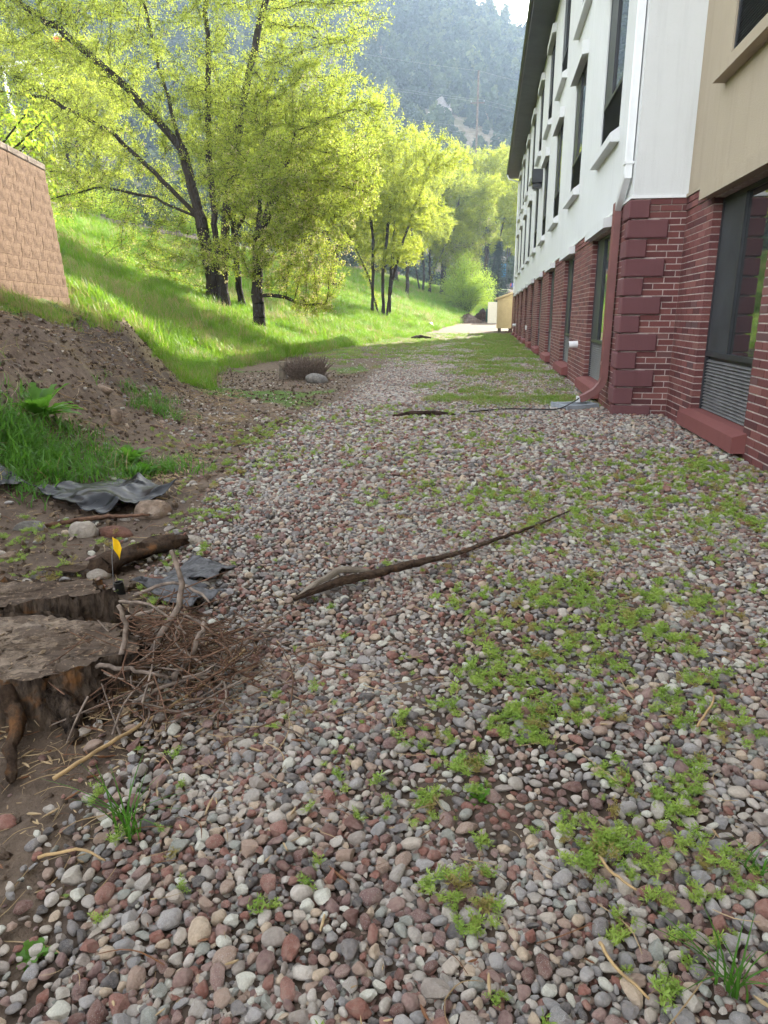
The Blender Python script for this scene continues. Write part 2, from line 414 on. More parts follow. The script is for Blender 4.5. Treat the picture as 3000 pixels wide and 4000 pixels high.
def hill_mat():
    t = NT('hill_soil'); co = t.coord()
    n = t.noise(co, .05, 7, .65); f = t.noise(co, .6, 5, .7)
    c = t.mix(t.ramp(f, [(.3, 0.0), (.7, 1.0)]), (.11, .10, .06), (.25, .21, .15))
    c = t.mix(t.ramp(n, [(.45, 0.0), (.6, .8)]), c, (.12, .14, .055))
    c = t.mix(t.ramp(t.noise(co, .11, 6, .7), [(.58, 0.0), (.68, .9)]), c, (.33, .29, .25))
    t.col(c); t.rough(.95, .1); t.bump(f, 1.0, 1.0); M['hill'] = t.m
    t = NT('juniper'); r = t.attr('tint', 'INSTANCER')
    g = t.ramp(r, [(0, (.022, .042, .016)), (.5, (.048, .076, .026)), (.85, (.105, .132, .042)), (.9, (.17, .18, .04)), (1, (.22, .25, .05))])
    t.leafy(g, t.mix(.5, g, (.05, .07, .02)), .25, .7); M['juniper'] = t.m
hill_mat()

# ------------------------------------------------------------------ terrain functions
def sst(t): t = np.clip(t, 0, 1); return t * t * (3 - 2 * t)
def toe(y): return np.interp(y, [-6, 3, 5, 8, 11, 14, 21, 37, 55, 70, 85, 110], [-3.2, -3.0, -3.1, -3.7, -4.7, -6.1, -6.3, -5.6, -4.2, -3, -1.5, 3])
def crest(y): return np.interp(y, [-6, 0, 12, 25, 40, 60, 85, 100, 120, 150], [-13, -14, -16.2, -20.5, -21.6, -18.8, -15, -11, -4, 8])
def zcrest(y): return np.interp(y, [-6, 12, 40, 85, 120], [6, 6.2, 6.2, 6.1, 5.4])
def base(y): return np.where(y > 46, np.minimum(.024 * (y - 46), 1.0), 0) + 4.2 * sst((y - 86) / 30)
def terrain(x, y):
    x = np.asarray(x, float); y = np.asarray(y, float)
    T = toe(y); C = crest(y); Z = zcrest(y); B = base(y)
    t = (T - x) / (T - C); k = .06
    s = np.clip(t, 0, 1)
    s = np.where((t > -k) & (t < k), (t + k) ** 2 / (4 * k), s)
    s = np.where((t > 1 - k) & (t < 1 + k), 1 - (1 + k - t) ** 2 / (4 * k), s)
    st = np.interp(y, [0, 11, 13, 19], [.75, .75, .6, 0])
    s2 = s + st * .12 * sst(s / .10) * (1 - sst((s - .1) / .5))
    z = B + (Z - B) * s2
    return z + np.where(x < C - 9, np.minimum(.32 * (C - 9 - x), 15), 0)
def rough_z(x, y):
    """small unevenness, only off the gravel and the road"""
    t = (toe(y) - x); m = sst((t + .3) / 1.2)
    nb_ = 1 - sst((y - 10) / 3)
    n = (fbm(x, y, 1.1, 3) - .5) * (.22 + .2 * nb_) + (fbm(x, y, .3, 9) - .5) * (.09 + .10 * nb_)
    soil = sst((gravel_edge(y) - x + .1) / .4) * (1 - m)
    n2 = (fbm(x, y, .5, 5) - .5) * .07 + (fbm(x, y, .12, 8) - .5) * .03
    md = .0
    for cx, cy_, rx, hh in ((-1.10, 2.08, .24, .075), (-1.42, 1.66, .22, .05), (-1.70, 2.12, .30, .09), (-1.75, 2.55, .35, .06)):
        md = md + hh * np.exp(-((x - cx) ** 2 + (y - cy_) ** 2) / (rx * rx))
    return n * m * np.where(x < crest(y) + .5, 0, 1) + n2 * soil + md
def gravel_edge(y):
    return np.interp(y, [-3, .9, 1.5, 2.0, 2.4, 2.75, 3.1, 4.3, 6.75, 10.8, 17, 30], [-.86, -.86, -.90, -.86, -.9, -1.2, -1.5, -1.78, -2.15, -2.25, -2.6, -3.2]) + (vnoise(y, y * 0 + 3.3, .5, 4) - .5) * .22
def gz(x, y): return terrain(x, y) + rough_z(x, y)
def g1(x, y): return float(gz(np.array([x]), np.array([y]))[0])

XF, YQ, XN = 1.68, 9.53, 2.31        # facade plane, near end of the facade, recessed near wall plane
YE = 50.0                            # far end of the building
def camdist(x, y): return np.sqrt(x * x + y * y)
def in_view(x, y, z=0, m=.06):
    """camera frustum test, used only to skip what the photograph shows nothing of"""
    c, s = math.cos(R(8.1)), math.sin(R(8.1)); p = R(15.55)
    X = c * x + s * y; Y = -s * x + c * y; Z = z - 1.25
    d = Y * math.cos(p) - Z * math.sin(p); v = Y * math.sin(p) + Z * math.cos(p)
    d = np.maximum(d, .01)
    return (np.abs(X / d) < 1500 / 2754 + m) & (np.abs(v / d) < 2000 / 2754 + m) & (Y > 0)

# ------------------------------------------------------------------ ground sheet
def axis(a, b, fine, lo, hi, grow):
    v = [a]
    while v[-1] < b: v.append(v[-1] + fine)
    st = fine; 
    while v[-1] < hi: st *= grow; v.append(v[-1] + st)
    st = fine
    while v[0] > lo: st *= grow; v.insert(0, v[0] - st)
    v[0] = lo; v[-1] = hi
    return np.array(v)
def make_ground():
    xs = axis(-7.5, 2.6, .085, -560, 560, 1.09); ys = axis(.6, 9.5, .085, -25, 480, 1.035)
    X, Y = np.meshgrid(xs, ys); x = X.ravel(); y = Y.ravel()
    z = gz(x, y)
    inside = (x > XF + .3) & (y > YQ + .3) & (y < YE)
    z = np.where(inside, -.2, z)
    t = toe(y) - x; n = fbm(x, y, 1.6, 21)
    bank = sst((t + .2) / .8)
    nearbank = 1 - sst((y - 11.2 + (n - .5) * 3) / 1.8)         # bare soil on the near bank
    zt = terrain(x, y)
    grass = bank * np.clip(1 - nearbank * (1 - sst((zt - 1.12 + (n - .5) * .3) / .25)), 0, 1) * .95
    lawn = (.04 + .36 * sst((fbm(x, y, .7, 161) - .48) / .14)) * sst((y - 9.8) / 1.5) * sst((x + 1.1 + (n - .5) * 2.2 + (y - 12) * .01) / .7) * (1 - sst((y - 48) / 4)) * sst((1.62 - x) / .12 + (n - .5)) * .75
    strip = (1 - bank) * sst((y - 16) / 8) * (.05 + .8 * (n - .35)) * (1 - sst((y - 44) / 5) * .7)
    ditch = (1 - bank) * sst((gravel_edge(y) - x) / .3) * sst((n - .60) / .10) * .6 * (y > 5)
    grass = np.clip(np.maximum(np.maximum(grass, lawn), np.maximum(strip, ditch)), 0, 1)
    grass = np.where(y > 47, np.maximum(bank * .95, .3 * n), grass)
    dark = bank * nearbank * sst((fbm(x, y, 2.2, 31) - .42) / .15) + .5 * (1 - bank) * sst((gravel_edge(y) - x) / .2) * (y < 5)
    straw = np.clip(bank * nearbank * sst((fbm(x, y, .9, 41) - .52) / .1) * .8 + sst((y - 27) / 9) * (1 - bank) * .3 * n, 0, 1)
    pebbly = sst((x - gravel_edge(y)) / .2) * (1 - sst((y - 33) / 8)) * (1 - bank)
    C = crest(y); red = sst((C - 9.3 - x) / 1.0) * (x > C - 24) * .9
    nx, ny = len(xs), len(ys)
    i = np.arange(nx * ny).reshape(ny, nx)
    F = np.stack([i[:-1, :-1], i[:-1, 1:], i[1:, 1:], i[1:, :-1]], -1).reshape(-1, 4)
    o = build('ground', np.stack([x, y, z], 1), F, M['ground'], smooth=True, attrs={
        'grass': ('POINT', grass), 'dark': ('POINT', np.clip(dark, 0, 1)), 'straw': ('POINT', straw), 'pebbly': ('POINT', pebbly), 'red': ('POINT', red)})
    tag(o, kind='structure')
make_ground()

# gravel bed: a sheet 5 mm above the soil that carries the stones
def make_gravel_bed():
    ys = np.concatenate([np.arange(.55, 9, .1), np.arange(9, 24, .3)]); nx = 44
    V = []; far = []
    for yv in ys:
        a = float(gravel_edge(np.array([yv]))[0]); b = XN + .05 if yv < YQ - .1 else XF + .02
        b = min(b, 1.2 + yv * .6) if yv < 3 else b
        x = np.linspace(a, b, nx); V.append(np.stack([x, np.full(nx, yv), gz(x, np.full(nx, yv)) + .005], 1))
        far.append(np.full(nx, float(sst((yv - 5) / 5))))
    n = len(ys); i = np.arange(n * nx).reshape(n, nx)
    F = np.stack([i[:-1, :-1], i[:-1, 1:], i[1:, 1:], i[1:, :-1]], -1).reshape(-1, 4)
    k = len([v for v in ys if v < 10.5])
    F = F.reshape(n - 1, nx - 1, 4)[:k].reshape(-1, 4)
    o = build('gravel_bed', np.vstack(V), F, M['gravel'], smooth=True, attrs={'far': ('POINT', np.concatenate(far))})
    return tag(o, kind='structure')
BED = make_gravel_bed()

# road behind the wooden guard rail
def make_road():
    ys = np.arange(-6, 150, 2.0); V = []
    for yv in ys:
        c = float(crest(yv)); z = float(zcrest(yv)) + .02
        V += [(c - 1.6, yv, z), (c - 8.2, yv, z + .02)]
    n = len(ys); F = [(2 * i, 2 * i + 2, 2 * i + 3, 2 * i + 1) for i in range(n - 1)]
    tag(build('road', V, np.array(F), M['asphalt']), kind='structure')
make_road()

# far hill
HB = R(20)
def hill_u(x, y): return y * math.cos(HB) - x * math.sin(HB)
def hill_z(x, y):
    u = hill_u(x, y); w = x * math.cos(HB) + y * math.sin(HB)
    u = u + (fbm(w, u, 90, 51) - .5) * 14
    z = np.where(u < 128, 4 - .6 * (128 - u), np.where(u < 142, 4 + .30 * (u - 128), 8.2 + .70 * (u - 142)))
    top = 8.2 + .70 * (292 - 142)
    z = np.where(u > 292, top - .15 * (u - 292), z)
    z = z - (3.0 + .34 * np.maximum(0, w - 88) - 7 * sst((96 - w) / 26)) * sst((u - 150) / 130)
    return z + (fbm(w, u, 30, 61) - .5) * 5 * sst((u - 135) / 60) + (fbm(w, u, 7, 71) - .5) * 2.2
def make_hill():
    us = np.concatenate([np.arange(112, 200, 2.2), np.arange(200, 430, 3.0)]); ws = np.arange(-330, 330, 3.0)
    U, W = np.meshgrid(us, ws); u = U.ravel(); w = W.ravel()
    x = w * math.cos(HB) - u * math.sin(HB); y = w * math.sin(HB) + u * math.cos(HB)
    z = hill_z(x, y)
    nx, ny = len(us), len(ws); i = np.arange(nx * ny).reshape(ny, nx)
    F = np.stack([i[:-1, :-1], i[:-1, 1:], i[1:, 1:], i[1:, :-1]], -1).reshape(-1, 4)[:, ::-1]
    tag(build('hill', np.stack([x, y, z], 1), F, M['hill'], smooth=True), kind='structure')
make_hill()

# ------------------------------------------------------------------ instancing (geometry nodes, only for uncountable stuff)
def proto_collection(name, objs):
    c = bpy.data.collections.new(name)
    for o in objs:
        for k in list(o.users_collection): k.objects.unlink(o)
        c.objects.link(o)
    return c
def scatter(name, coll, P, rot, scl, idx, tint, parent=None, label=None, cat=None):
    me = bpy.data.meshes.new(name); n = len(P)
    me.vertices.add(n); me.vertices.foreach_set('co', np.asarray(P, np.float32).ravel())
    for k, tp, key, arr in (('rot', 'FLOAT_VECTOR', 'vector', rot), ('scl', 'FLOAT_VECTOR', 'vector', scl), ('idx', 'INT', 'value', idx), ('tint', 'FLOAT', 'value', tint)):
        a = me.attributes.new(k, tp, 'POINT')
        a.data.foreach_set(key, np.asarray(arr, np.int32 if tp == 'INT' else np.float32).ravel())
    me.update()
    o = bpy.data.objects.new(name, me); COL.objects.link(o)
    g = bpy.data.node_groups.new(name, 'GeometryNodeTree')
    g.interface.new_socket('Geometry', in_out='INPUT', socket_type='NodeSocketGeometry')
    g.interface.new_socket('Geometry', in_out='OUTPUT', socket_type='NodeSocketGeometry')
    gi = g.nodes.new('NodeGroupInput'); go = g.nodes.new('NodeGroupOutput')
    ci = g.nodes.new('GeometryNodeCollectionInfo'); ci.inputs[0].default_value = coll; ci.inputs[1].default_value = True; ci.inputs[2].default_value = True
    ip = g.nodes.new('GeometryNodeInstanceOnPoints'); ip.inputs['Pick Instance'].default_value = True
    def na(nm, tp):
        nd = g.nodes.new('GeometryNodeInputNamedAttribute'); nd.data_type = tp; nd.inputs[0].default_value = nm; return nd.outputs[0]
    e2r = g.nodes.new('FunctionNodeEulerToRotation')
    L = g.links.new
    L(na('rot', 'FLOAT_VECTOR'), e2r.inputs[0]); L(e2r.outputs[0], ip.inputs['Rotation'])
    L(na('scl', 'FLOAT_VECTOR'), ip.inputs['Scale']); L(na('idx', 'INT'), ip.inputs['Instance Index'])
    L(gi.outputs[0], ip.inputs['Points']); L(ci.outputs[0], ip.inputs['Instance']); L(ip.outputs[0], go.inputs[0])
    md = o.modifiers.new('scatter', 'NODES'); md.node_group = g
    o['kind'] = 'stuff'
    if parent: o.parent = parent
    if label: o['label'] = label
    if cat: o['category'] = cat
    return o

def icos(sub):
    import bmesh
    bm = bmesh.new(); bmesh.ops.create_icosphere(bm, subdivisions=sub, radius=1.0)
    V = np.array([v.co[:] for v in bm.verts]); F = np.array([[v.index for v in f.verts] for f in bm.faces]); bm.free()
    return V, F
ICO2 = icos(2); ICO3 = icos(3)
def stone_shape(seed, angular, sub=ICO3, flat=None):
    r = np.random.default_rng(seed); V, F = sub[0].copy(), sub[1]
    for _ in range(int(5 + angular * 9)):
        n = r.normal(size=3); n /= np.linalg.norm(n); d = r.uniform(.50, .86) if angular > .4 else r.uniform(.8, .97)
        k = V @ n - d; V = V - np.maximum(k, 0)[:, None] * n * (.95 if angular > .4 else .6)
    for _ in range(4):
        q = r.normal(size=3) * 1.3; ph = r.uniform(0, 6)
        V = V * (1 + .045 * np.sin(V @ q * 2 + ph))[:, None]
    V = V * np.array([1.0, r.uniform(.62, .9), flat or r.uniform(.42, .62)])
    V /= np.abs(V[:, 0]).max()
    return V, F
peb_protos = []
for i in range(14):
    V, F = stone_shape(100 + i, 0.0 if i < 3 else (.39 if i < 5 else 1.0))
    peb_protos.append(build('pebble_shape', V, F, M['stone'], smooth=True)); peb_protos[-1].data.set_sharp_from_angle(angle=R(24))
PEB = proto_collection('pebble_shapes', peb_protos)

# ------------------------------------------------------------------ river stones
def throw_stones():
    cell = {}; CS = .06; out = []
    rr = random.Random(5)
    def left(y): return float(np.interp(y, [-3, .9, 1.5, 2.0, 2.4, 2.75, 3.1, 4.3, 6.75, 10.8], [-.86, -.86, -.90, -.86, -.9, -1.2, -1.5, -1.78, -2.15, -2.25]))
    def ok(x, y, r):
        ix, iy = int(x // CS), int(y // CS)
        for a in (-1, 0, 1):
            for b in (-1, 0, 1):
                for (px, py, pr) in cell.get((ix + a, iy + b), ()):
                    if (px - x) ** 2 + (py - y) ** 2 < (.70 * (pr + r)) ** 2: return False
        return True
    # size classes, large first (radius = half of the longer side)
    for band, (y0, y1, sc, dens) in enumerate([(.62, 5.0, 1.0, 1.0), (5.0, 10.2, 1.35, .62)]):
        for r0, r1, n_m2 in ((.021, .030, 200), (.016, .021, 1300), (.0115, .016, 6000), (.0072, .0115, 9000)):
            if band and r0 < .008: continue
            x0, x1 = -2.4, 2.35
            N = int((x1 - x0) * (y1 - y0) * n_m2 * dens)
            xs = rng.uniform(x0, x1, N); ys = y0 + (y1 - y0) * rng.random(N)
            rs = rng.uniform(r0, r1, N) * sc
            keep = in_view(xs, ys, 0, .05) & (xs > gravel_edge(ys) - .16) & (xs < np.where(ys < YQ, XN - .03, XF - .03))
            e = xs - gravel_edge(ys)
            keep &= (rng.random(N) < np.clip(.55 + e / .22, .07, 1))
            # thinner gravel in trodden, muddy places
            mud = sst((fbm(xs, ys, .9, 81) - .60) / .06); keep &= rng.random(N) > mud * .55
            far = sst((ys - 7.2) / 3) * sst((fbm(xs, ys, 1.4, 83) - .44) / .1); keep &= rng.random(N) > far * .85
            for x, y, r in zip(xs[keep], ys[keep], rs[keep]):
                if ok(x, y, r):
                    out.append((x, y, r)); cell.setdefault((int(x // CS), int(y // CS)), []).append((x, y, r))
    return np.array(out)
ST = throw_stones()
nS = len(ST)
st_z = gz(ST[:, 0], ST[:, 1]) + .004 + ST[:, 2] * .34 + rng.uniform(0, .006, nS) + (fbm(ST[:, 0], ST[:, 1], .22, 91) - .5) * .03
st_rot = np.stack([rng.normal(0, .28, nS), rng.normal(0, .28, nS), rng.uniform(0, 6.28, nS)], 1)
st_scl = ST[:, 2:3] * np.stack([np.ones(nS), rng.uniform(.85, 1.1, nS), rng.uniform(.9, 1.3, nS)], 1)
st_idx = rng.integers(0, 14, nS); st_tint = rng.random(nS)
P = np.stack([ST[:, 0], ST[:, 1], st_z], 1)
# the stones that show largest are single pieces of the bed
def screen_size(P, r):
    d = np.sqrt(P[:, 0] ** 2 + P[:, 1] ** 2 + (P[:, 2] - 1.25) ** 2); return r / d
vis = in_view(P[:, 0], P[:, 1], P[:, 2], -.01)
order = np.argsort(-(screen_size(P, ST[:, 2]) * vis))
single = order[:300]; rest = order[300:]
for i in single:
    o = bpy.data.objects.new('pebble', peb_protos[st_idx[i]].data); COL.objects.link(o); o.parent = BED
    o.location = P[i]; o.rotation_euler = st_rot[i]; o.scale = st_scl[i]; o['tint'] = float(st_tint[i])
# a lower layer of stones shows in the gaps
NB = 90000
bx_ = rng.uniform(-2.2, 2.3, NB); by_ = .62 + 6.2 * rng.random(NB) ** 1.6
kb = in_view(bx_, by_, 0, .05) & (bx_ > gravel_edge(by_) + .06) & (bx_ < XN - .05) & (fbm(bx_, by_, .9, 81) < .63)
bx_, by_ = bx_[kb], by_[kb]; nb = len(bx_); br_ = rng.uniform(.008, .015, nb)
PB = np.stack([bx_, by_, gz(bx_, by_) + .003 + rng.uniform(-.002, .005, nb)], 1)
allP = np.vstack([P[rest], PB])
allr = np.vstack([st_rot[rest], np.stack([rng.normal(0, .4, nb), rng.normal(0, .4, nb), rng.uniform(0, 6.28, nb)], 1)])
alls = np.vstack([st_scl[rest], np.repeat(br_[:, None], 3, 1)])
scatter('river_gravel', PEB, allP, allr, alls, np.concatenate([st_idx[rest], rng.integers(0, 14, nb)]), np.concatenate([st_tint[rest], rng.random(nb)]), parent=BED)
# sparse stones further away, scattered over the strip and the bare soil
def stray_stones():
    N = 42000
    y = 7 + 26 * rng.random(N) ** 1.6; x = rng.uniform(-5, 1.65, N)
    e = x - gravel_edge(y)
    pr = np.where(e > 0, (.25 + .75 * sst((fbm(x, y, 1.4, 83) - .36) / .15)) * (1 - sst((y - 22) / 12)), .10)
    k = (rng.random(N) < pr) & in_view(x, y) & (x > toe(y))
    x1, y1 = x[k], y[k]; r1 = rng.uniform(.014, .03, len(x1))
    N = 5200
    y = .7 + 9 * rng.random(N); x = rng.uniform(-5.2, -.8, N)
    k = in_view(x, y, .2) & (x < gravel_edge(y) + .1) & (rng.random(N) < np.where(x > toe(y), .42, .30))
    x2, y2 = x[k], y[k]; r2 = np.minimum(rng.gamma(2.0, .008, len(x2)) + .006, .034)
    x = np.concatenate([x1, x2]); y = np.concatenate([y1, y2]); r = np.concatenate([r1, r2]); n = len(x)
    scatter('loose_stones', PEB, np.stack([x, y, gz(x, y) + r * .2], 1), np.stack([rng.normal(0, .3, n), rng.normal(0, .3, n), rng.uniform(0, 6.28, n)], 1),
            np.repeat(r[:, None], 3, 1), rng.integers(0, 14, n), rng.random(n), label='loose stones scattered over the bare soil and the strip', cat='stones')
stray_stones()

# ------------------------------------------------------------------ the building
BLD = empty('motel_building', (XF, YQ, 0))
tag(BLD, 'long three storey building with red brick ground floor and white stucco above', 'building')
def bpart(mb, name, mat, parent=None, smooth=False):
    """build in world coordinates, then parent to the building keeping place"""
    o = mb.build(name, mat, None, smooth); adopt(o, parent or BLD); return o
def adopt(o, p):
    o.parent = p; o.matrix_parent_inverse = wm(p).inverted(); return o
def wm(p):
    m = p.matrix_basis.copy()
    if p.parent: m = wm(p.parent) @ p.matrix_parent_inverse @ m
    return m

def wall_x(mb, x, y0, y1, z0, z1, ops, depth):
    ys = sorted({y0, y1, *[v for o in ops for v in o[:2]]}); zs = sorted({z0, z1, *[v for o in ops for v in o[2:]]})
    for a, b in zip(ys[:-1], ys[1:]):
        for c, d in zip(zs[:-1], zs[1:]):
            my, mz = (a + b) / 2, (c + d) / 2
            if any(o[0] < my < o[1] and o[2] < mz < o[3] for o in ops): continue
            mb.add([(x, a, c), (x, a, d), (x, b, d), (x, b, c)], [(0, 1, 2, 3)])
    for (a, b, c, d) in ops:
        X = x + depth
        mb.add([(x, a, c), (X, a, c), (X, a, d), (x, a, d)], [(0, 3, 2, 1)])
        mb.add([(x, b, c), (X, b, c), (X, b, d), (x, b, d)], [(0, 1, 2, 3)])
        mb.add([(x, a, d), (X, a, d), (X, b, d), (x, b, d)], [(0, 3, 2, 1)])
        mb.add([(x, a, c), (X, a, c), (X, b, c), (x, b, c)], [(0, 1, 2, 3)])
ZB = 2.62                                       # top of the brickwork
NW = 9; PITCH = 4.4
WIN_G = [(11.05 + PITCH * k, 12.85 + PITCH * k) for k in range(NW)]
NWIN = (6.7, 8.43)
NEAR_Y0 = -9.0
# mortar backing
mb = MB(); e = .005
wall_x(mb, XF + e, YQ + e, YE, -.15, ZB, [(a - e, b + e, .16, 2.44 + e) for a, b in WIN_G], .20)
wall_x(mb, XN + e, NEAR_Y0, YQ + e, -.15, ZB, [(NWIN[0] - e, NWIN[1] + e, .16, 2.44 + e)], .20)
mb.add([(XF + e, YQ + e, -.15), (XN + e, YQ + e, -.15), (XN + e, YQ + e, ZB), (XF + e, YQ + e, ZB)], [(0, 1, 2, 3)])
WALL = bpart(mb, 'brick_wall', M['mortar'])

# bricks
BL, BH, CH = .2395, .0632, .0747
unit = MB().bbox(0, .1, -.5, .5, 0, BH, .003)
unit_o = unit.build('brick', M['brick']); unit_me = unit_o.data; bpy.data.objects.remove(unit_o)
def courses(segs, zlo=-.075, zhi=ZB, seed=1):
    """segs: function z -> list of (a,b) free intervals; returns (a,b,z,proud)"""
    out = []; i = 0; z = zlo
    while z + BH < zhi + .01:
        off = (BL + .0115) * (.5 if i % 2 else 0)
        for a, b in segs(z, z + BH):
            p = math.floor((a - off) / (BL + .0115)) * (BL + .0115) + off; row = []
            while p < b:
                s, t = max(p, a), min(p + BL, b)
                if t - s > .05: row.append([s, t])
                p += BL + .0115
            if row:
                row[0][0] = a; row[-1][1] = b
                out += [(s, t, z, .014 if z > 2.43 else 0) for s, t in row]
        z += CH; i += 1
    return out
def seg_f(y0, y1, ops):
    def f(z0, z1):
        cur = [(y0, y1)]
        for a, b, c, d in ops:
            if z1 > c and z0 < d:
                nx = []
                for s, t in cur:
                    if b <= s or a >= t: nx.append((s, t))
                    else:
                        if a > s: nx.append((s, a))
                        if b < t: nx.append((b, t))
                cur = nx
        return cur
    return f
near_b = courses(seg_f(5.2, YQ, [(NWIN[0], NWIN[1], .14, 2.42)]))
ret_b = courses(seg_f(XF, XN - .001, []))
fac_b = courses(seg_f(YQ + .12, YE, [(a, b, .14, 2.42) for a, b in WIN_G]))
def quoin_cover(x, z):           # the return wall behind the quoins
    k = int((2.60 - z) / .2235); return XF + (.20 if k % 2 == 0 else .43)
piece = []
for s, t, z, pr in near_b: piece.append((Vector((XN - pr, (s + t) / 2, z)), 0, t - s, 1 if t > 6.15 else 0))
for s, t, z, pr in ret_b:
    q = quoin_cover(s, z + .03)
    if t < q: continue
    piece.append((Vector(((s + t) / 2, YQ - pr, z)), R(90), t - s, 2))
rest_mb = MB(); rest_t = []
single_n = 0
piece.sort(key=lambda p: -p[3])
for loc, rz, L, pri in piece:
    if pri and single_n < 300:
        o = bpy.data.objects.new('brick', unit_me); COL.objects.link(o)
        o.location = loc; o.rotation_euler = (0, 0, rz); o.scale = (1, L, 1); adopt(o, WALL); single_n += 1
    else:
        x0, y0 = loc.x, loc.y
        if rz: rest_mb.box(x0 - L / 2, x0 + L / 2, y0, y0 + .1, loc.z, loc.z + BH)
        else: rest_mb.box(x0, x0 + .1, y0 - L / 2, y0 + L / 2, loc.z, loc.z + BH)
        rest_t.append(random.random())
for s, t, z, pr in fac_b:
    rest_mb.box(XF - pr, XF + .1, s, t, z, z + BH); rest_t.append(random.random())
o = build('brick_courses', np.vstack(rest_mb.V), [np.vstack(rest_mb.Q)], M['brick'], attrs={'tint': ('FACE', np.repeat(rest_t, 6))})
adopt(o, WALL); o['kind'] = 'stuff'

# stucco storeys
mb = MB()
UP = [(3.74, 6.02), (7.03, 9.32)]
ops = [(a, b, c, d) for a, b in WIN_G for c, d in UP]
wall_x(mb, XF - .004, YQ - .004, YE + .01, ZB, 9.88, ops, .08)
mb.add([(XF - .004, YQ - .004, ZB), (XN, YQ - .004, ZB), (XN, YQ - .004, 9.88), (XF - .004, YQ - .004, 9.88)], [(0, 1, 2, 3)])
mb.add([(XF - .004, YE + .01, -.2), (16, YE + .01, -.2), (16, YE + .01, 9.88), (XF - .004, YE + .01, 9.88)], [(0, 3, 2, 1)])
bpart(mb, 'stucco_wall', M['stucco_white'])
mb = MB()
NOPS = [(NWIN[0] - PITCH * k, NWIN[1] - PITCH * k, c, d) for c, d in UP for k in range(3)]
wall_x(mb, XN - .004, NEAR_Y0, YQ - .004, ZB, 9.88, NOPS, .08)
bpart(mb, 'tan_stucco_wall', M['stucco_tan'])
mb = MB(); mb.box(XF + .32, 16, YQ + .3, YE - .05, -.2, 9.86); mb.box(XN + .32, 16, NEAR_Y0, YQ + .3, -.2, 9.86)
bpart(mb, 'light_blocking_core', M['metal_dark'])  # unseen solid fill behind the walls, added to keep light from leaking through
# flashing strip at the foot of the stucco
mb = MB(); mb.box(XF - .03, XF + .05, YQ - .03, YE, ZB - .012, ZB + .022); mb.box(XF + .05, XN - .03, YQ - .03, YQ + .05, ZB - .012, ZB + .022)
bpart(mb, 'flashing', M['metal_white'])
mb = MB(); mb.box(XN - .03, XN + .05, NEAR_Y0, YQ - .03, ZB - .012, ZB + .022); bpart(mb, 'flashing', M['stucco_tan'])

# windows
def louvers(mb, x, a, b, z0, z1, pitch):
    z = z0 + .008
    while z + pitch * .6 < z1:
        mb.add([(x - .012, a, z), (x - .012, b, z), (x + .012, b, z + pitch * .50), (x + .012, a, z + pitch * .50),
                (x - .012, a, z + .006), (x - .012, b, z + .006), (x + .012, b, z + pitch * .50 + .006), (x + .012, a, z + pitch * .50 + .006)],
               [(0, 1, 2, 3), (4, 7, 6, 5), (0, 4, 5, 1), (3, 2, 6, 7)])
        z += pitch
def window(x, a, b, z0, z1, rec, gh, lmat, pitch, singles=False):
    X = x + rec; f = .045; zm = z0 + gh
    mb = MB()
    mb.box(X - .01, X + .06, a + .001, a + f, z0 + .002, z1 - .002); mb.box(X - .01, X + .06, b - f, b - .001, z0 + .002, z1 - .002)
    mb.box(X - .012, X + .06, a + f, b - f, z1 - f, z1 - .002); mb.box(X - .02, X + .06, a + f, b - f, zm - .02, zm + .03)
    split = a + (b - a) * .585
    mb.box(X - .016, X + .06, split - .022, split + .022, zm + .03, z1 - f)
    mb.box(X + .035, X + .06, a + f, b - f, z0 + .002, zm - .02)
    w = bpart(mb, 'window', M['metal_dark'])
    p = MB().box(X + .012, X + .02, a + f, split - .022, zm + .03, z1 - f); bpart(p, 'pane', M['glass'], w)
    p = MB().box(X - .004, X + .03, split + .022, b - f, zm + .03, z1 - f); bpart(p, 'panel', M['panel_dark'], w)
    if singles:
        z = z0 + .008
        while z + pitch < zm - .02:
            m = MB(); louvers(m, X + .012, a + f, b - f, z - .008, z + pitch - .004, pitch); bpart(m, 'slat', lmat, w); z += pitch
    else:
        m = MB(); louvers(m, X + .012, a + f, b - f, z0, zm - .02, pitch); bpart(m, 'louver', lmat, w)
    return w
nw = window(XN, NWIN[0], NWIN[1], .245, 2.44, .10, .60, M['louver_grey'], .034, True)
nw['label'] = 'ground floor window of the recessed near wall with grey louver'
for k, (a, b) in enumerate(WIN_G):
    window(XF, a, b, .245, 2.44, .09, .60, M['louver_grey'], .034 if k < 3 else .05)
    for (c, d) in UP: window(XF - .004, a, b, c, d, .03, .62, M['louver_dark'], .03 if k < 4 else .06)
for (a, b, c, d) in NOPS: window(XN - .004, a, b, c, d, .03, .62, M['louver_dark'], .03)
# sills and heads
def slope_block(name, x, a, b, z0, z1, z2, pr, mat, flip=False):
    pts = [(x + (.14 if z0 < 1 else .02), z0), (x - pr, z0), (x - pr, z1), (x + .0, z2)] + ([(x + .14, z2 + .004)] if z0 < 1 else []) if not flip else [(x + .02, z0 + (z1 - z0) * .35), (x - pr, z0), (x - pr, z2 - .03), (x + .02, z2)]
    return bpart(MB().prism(pts[::-1], a, b), name, mat)
for k, (a, b) in enumerate(WIN_G):
    slope_block('window_sill', XF, a - .1, b + .08, .055, .2, .235, .125, M['sill_red'])
    slope_block('window_head', XF - .004, a - .12, b + .1, 2.44, 2.5, 2.6, .125, M['stucco_white'], True)
    for (c, d) in UP:
        slope_block('window_sill', XF - .004, a - .1, b + .09, c - .2, c - .09, c - .005, .125, M['stucco_white'])
        slope_block('window_head', XF - .004, a - .1, b + .09, d - .06, d + .0, d + .2, .125, M['stucco_white'], True)
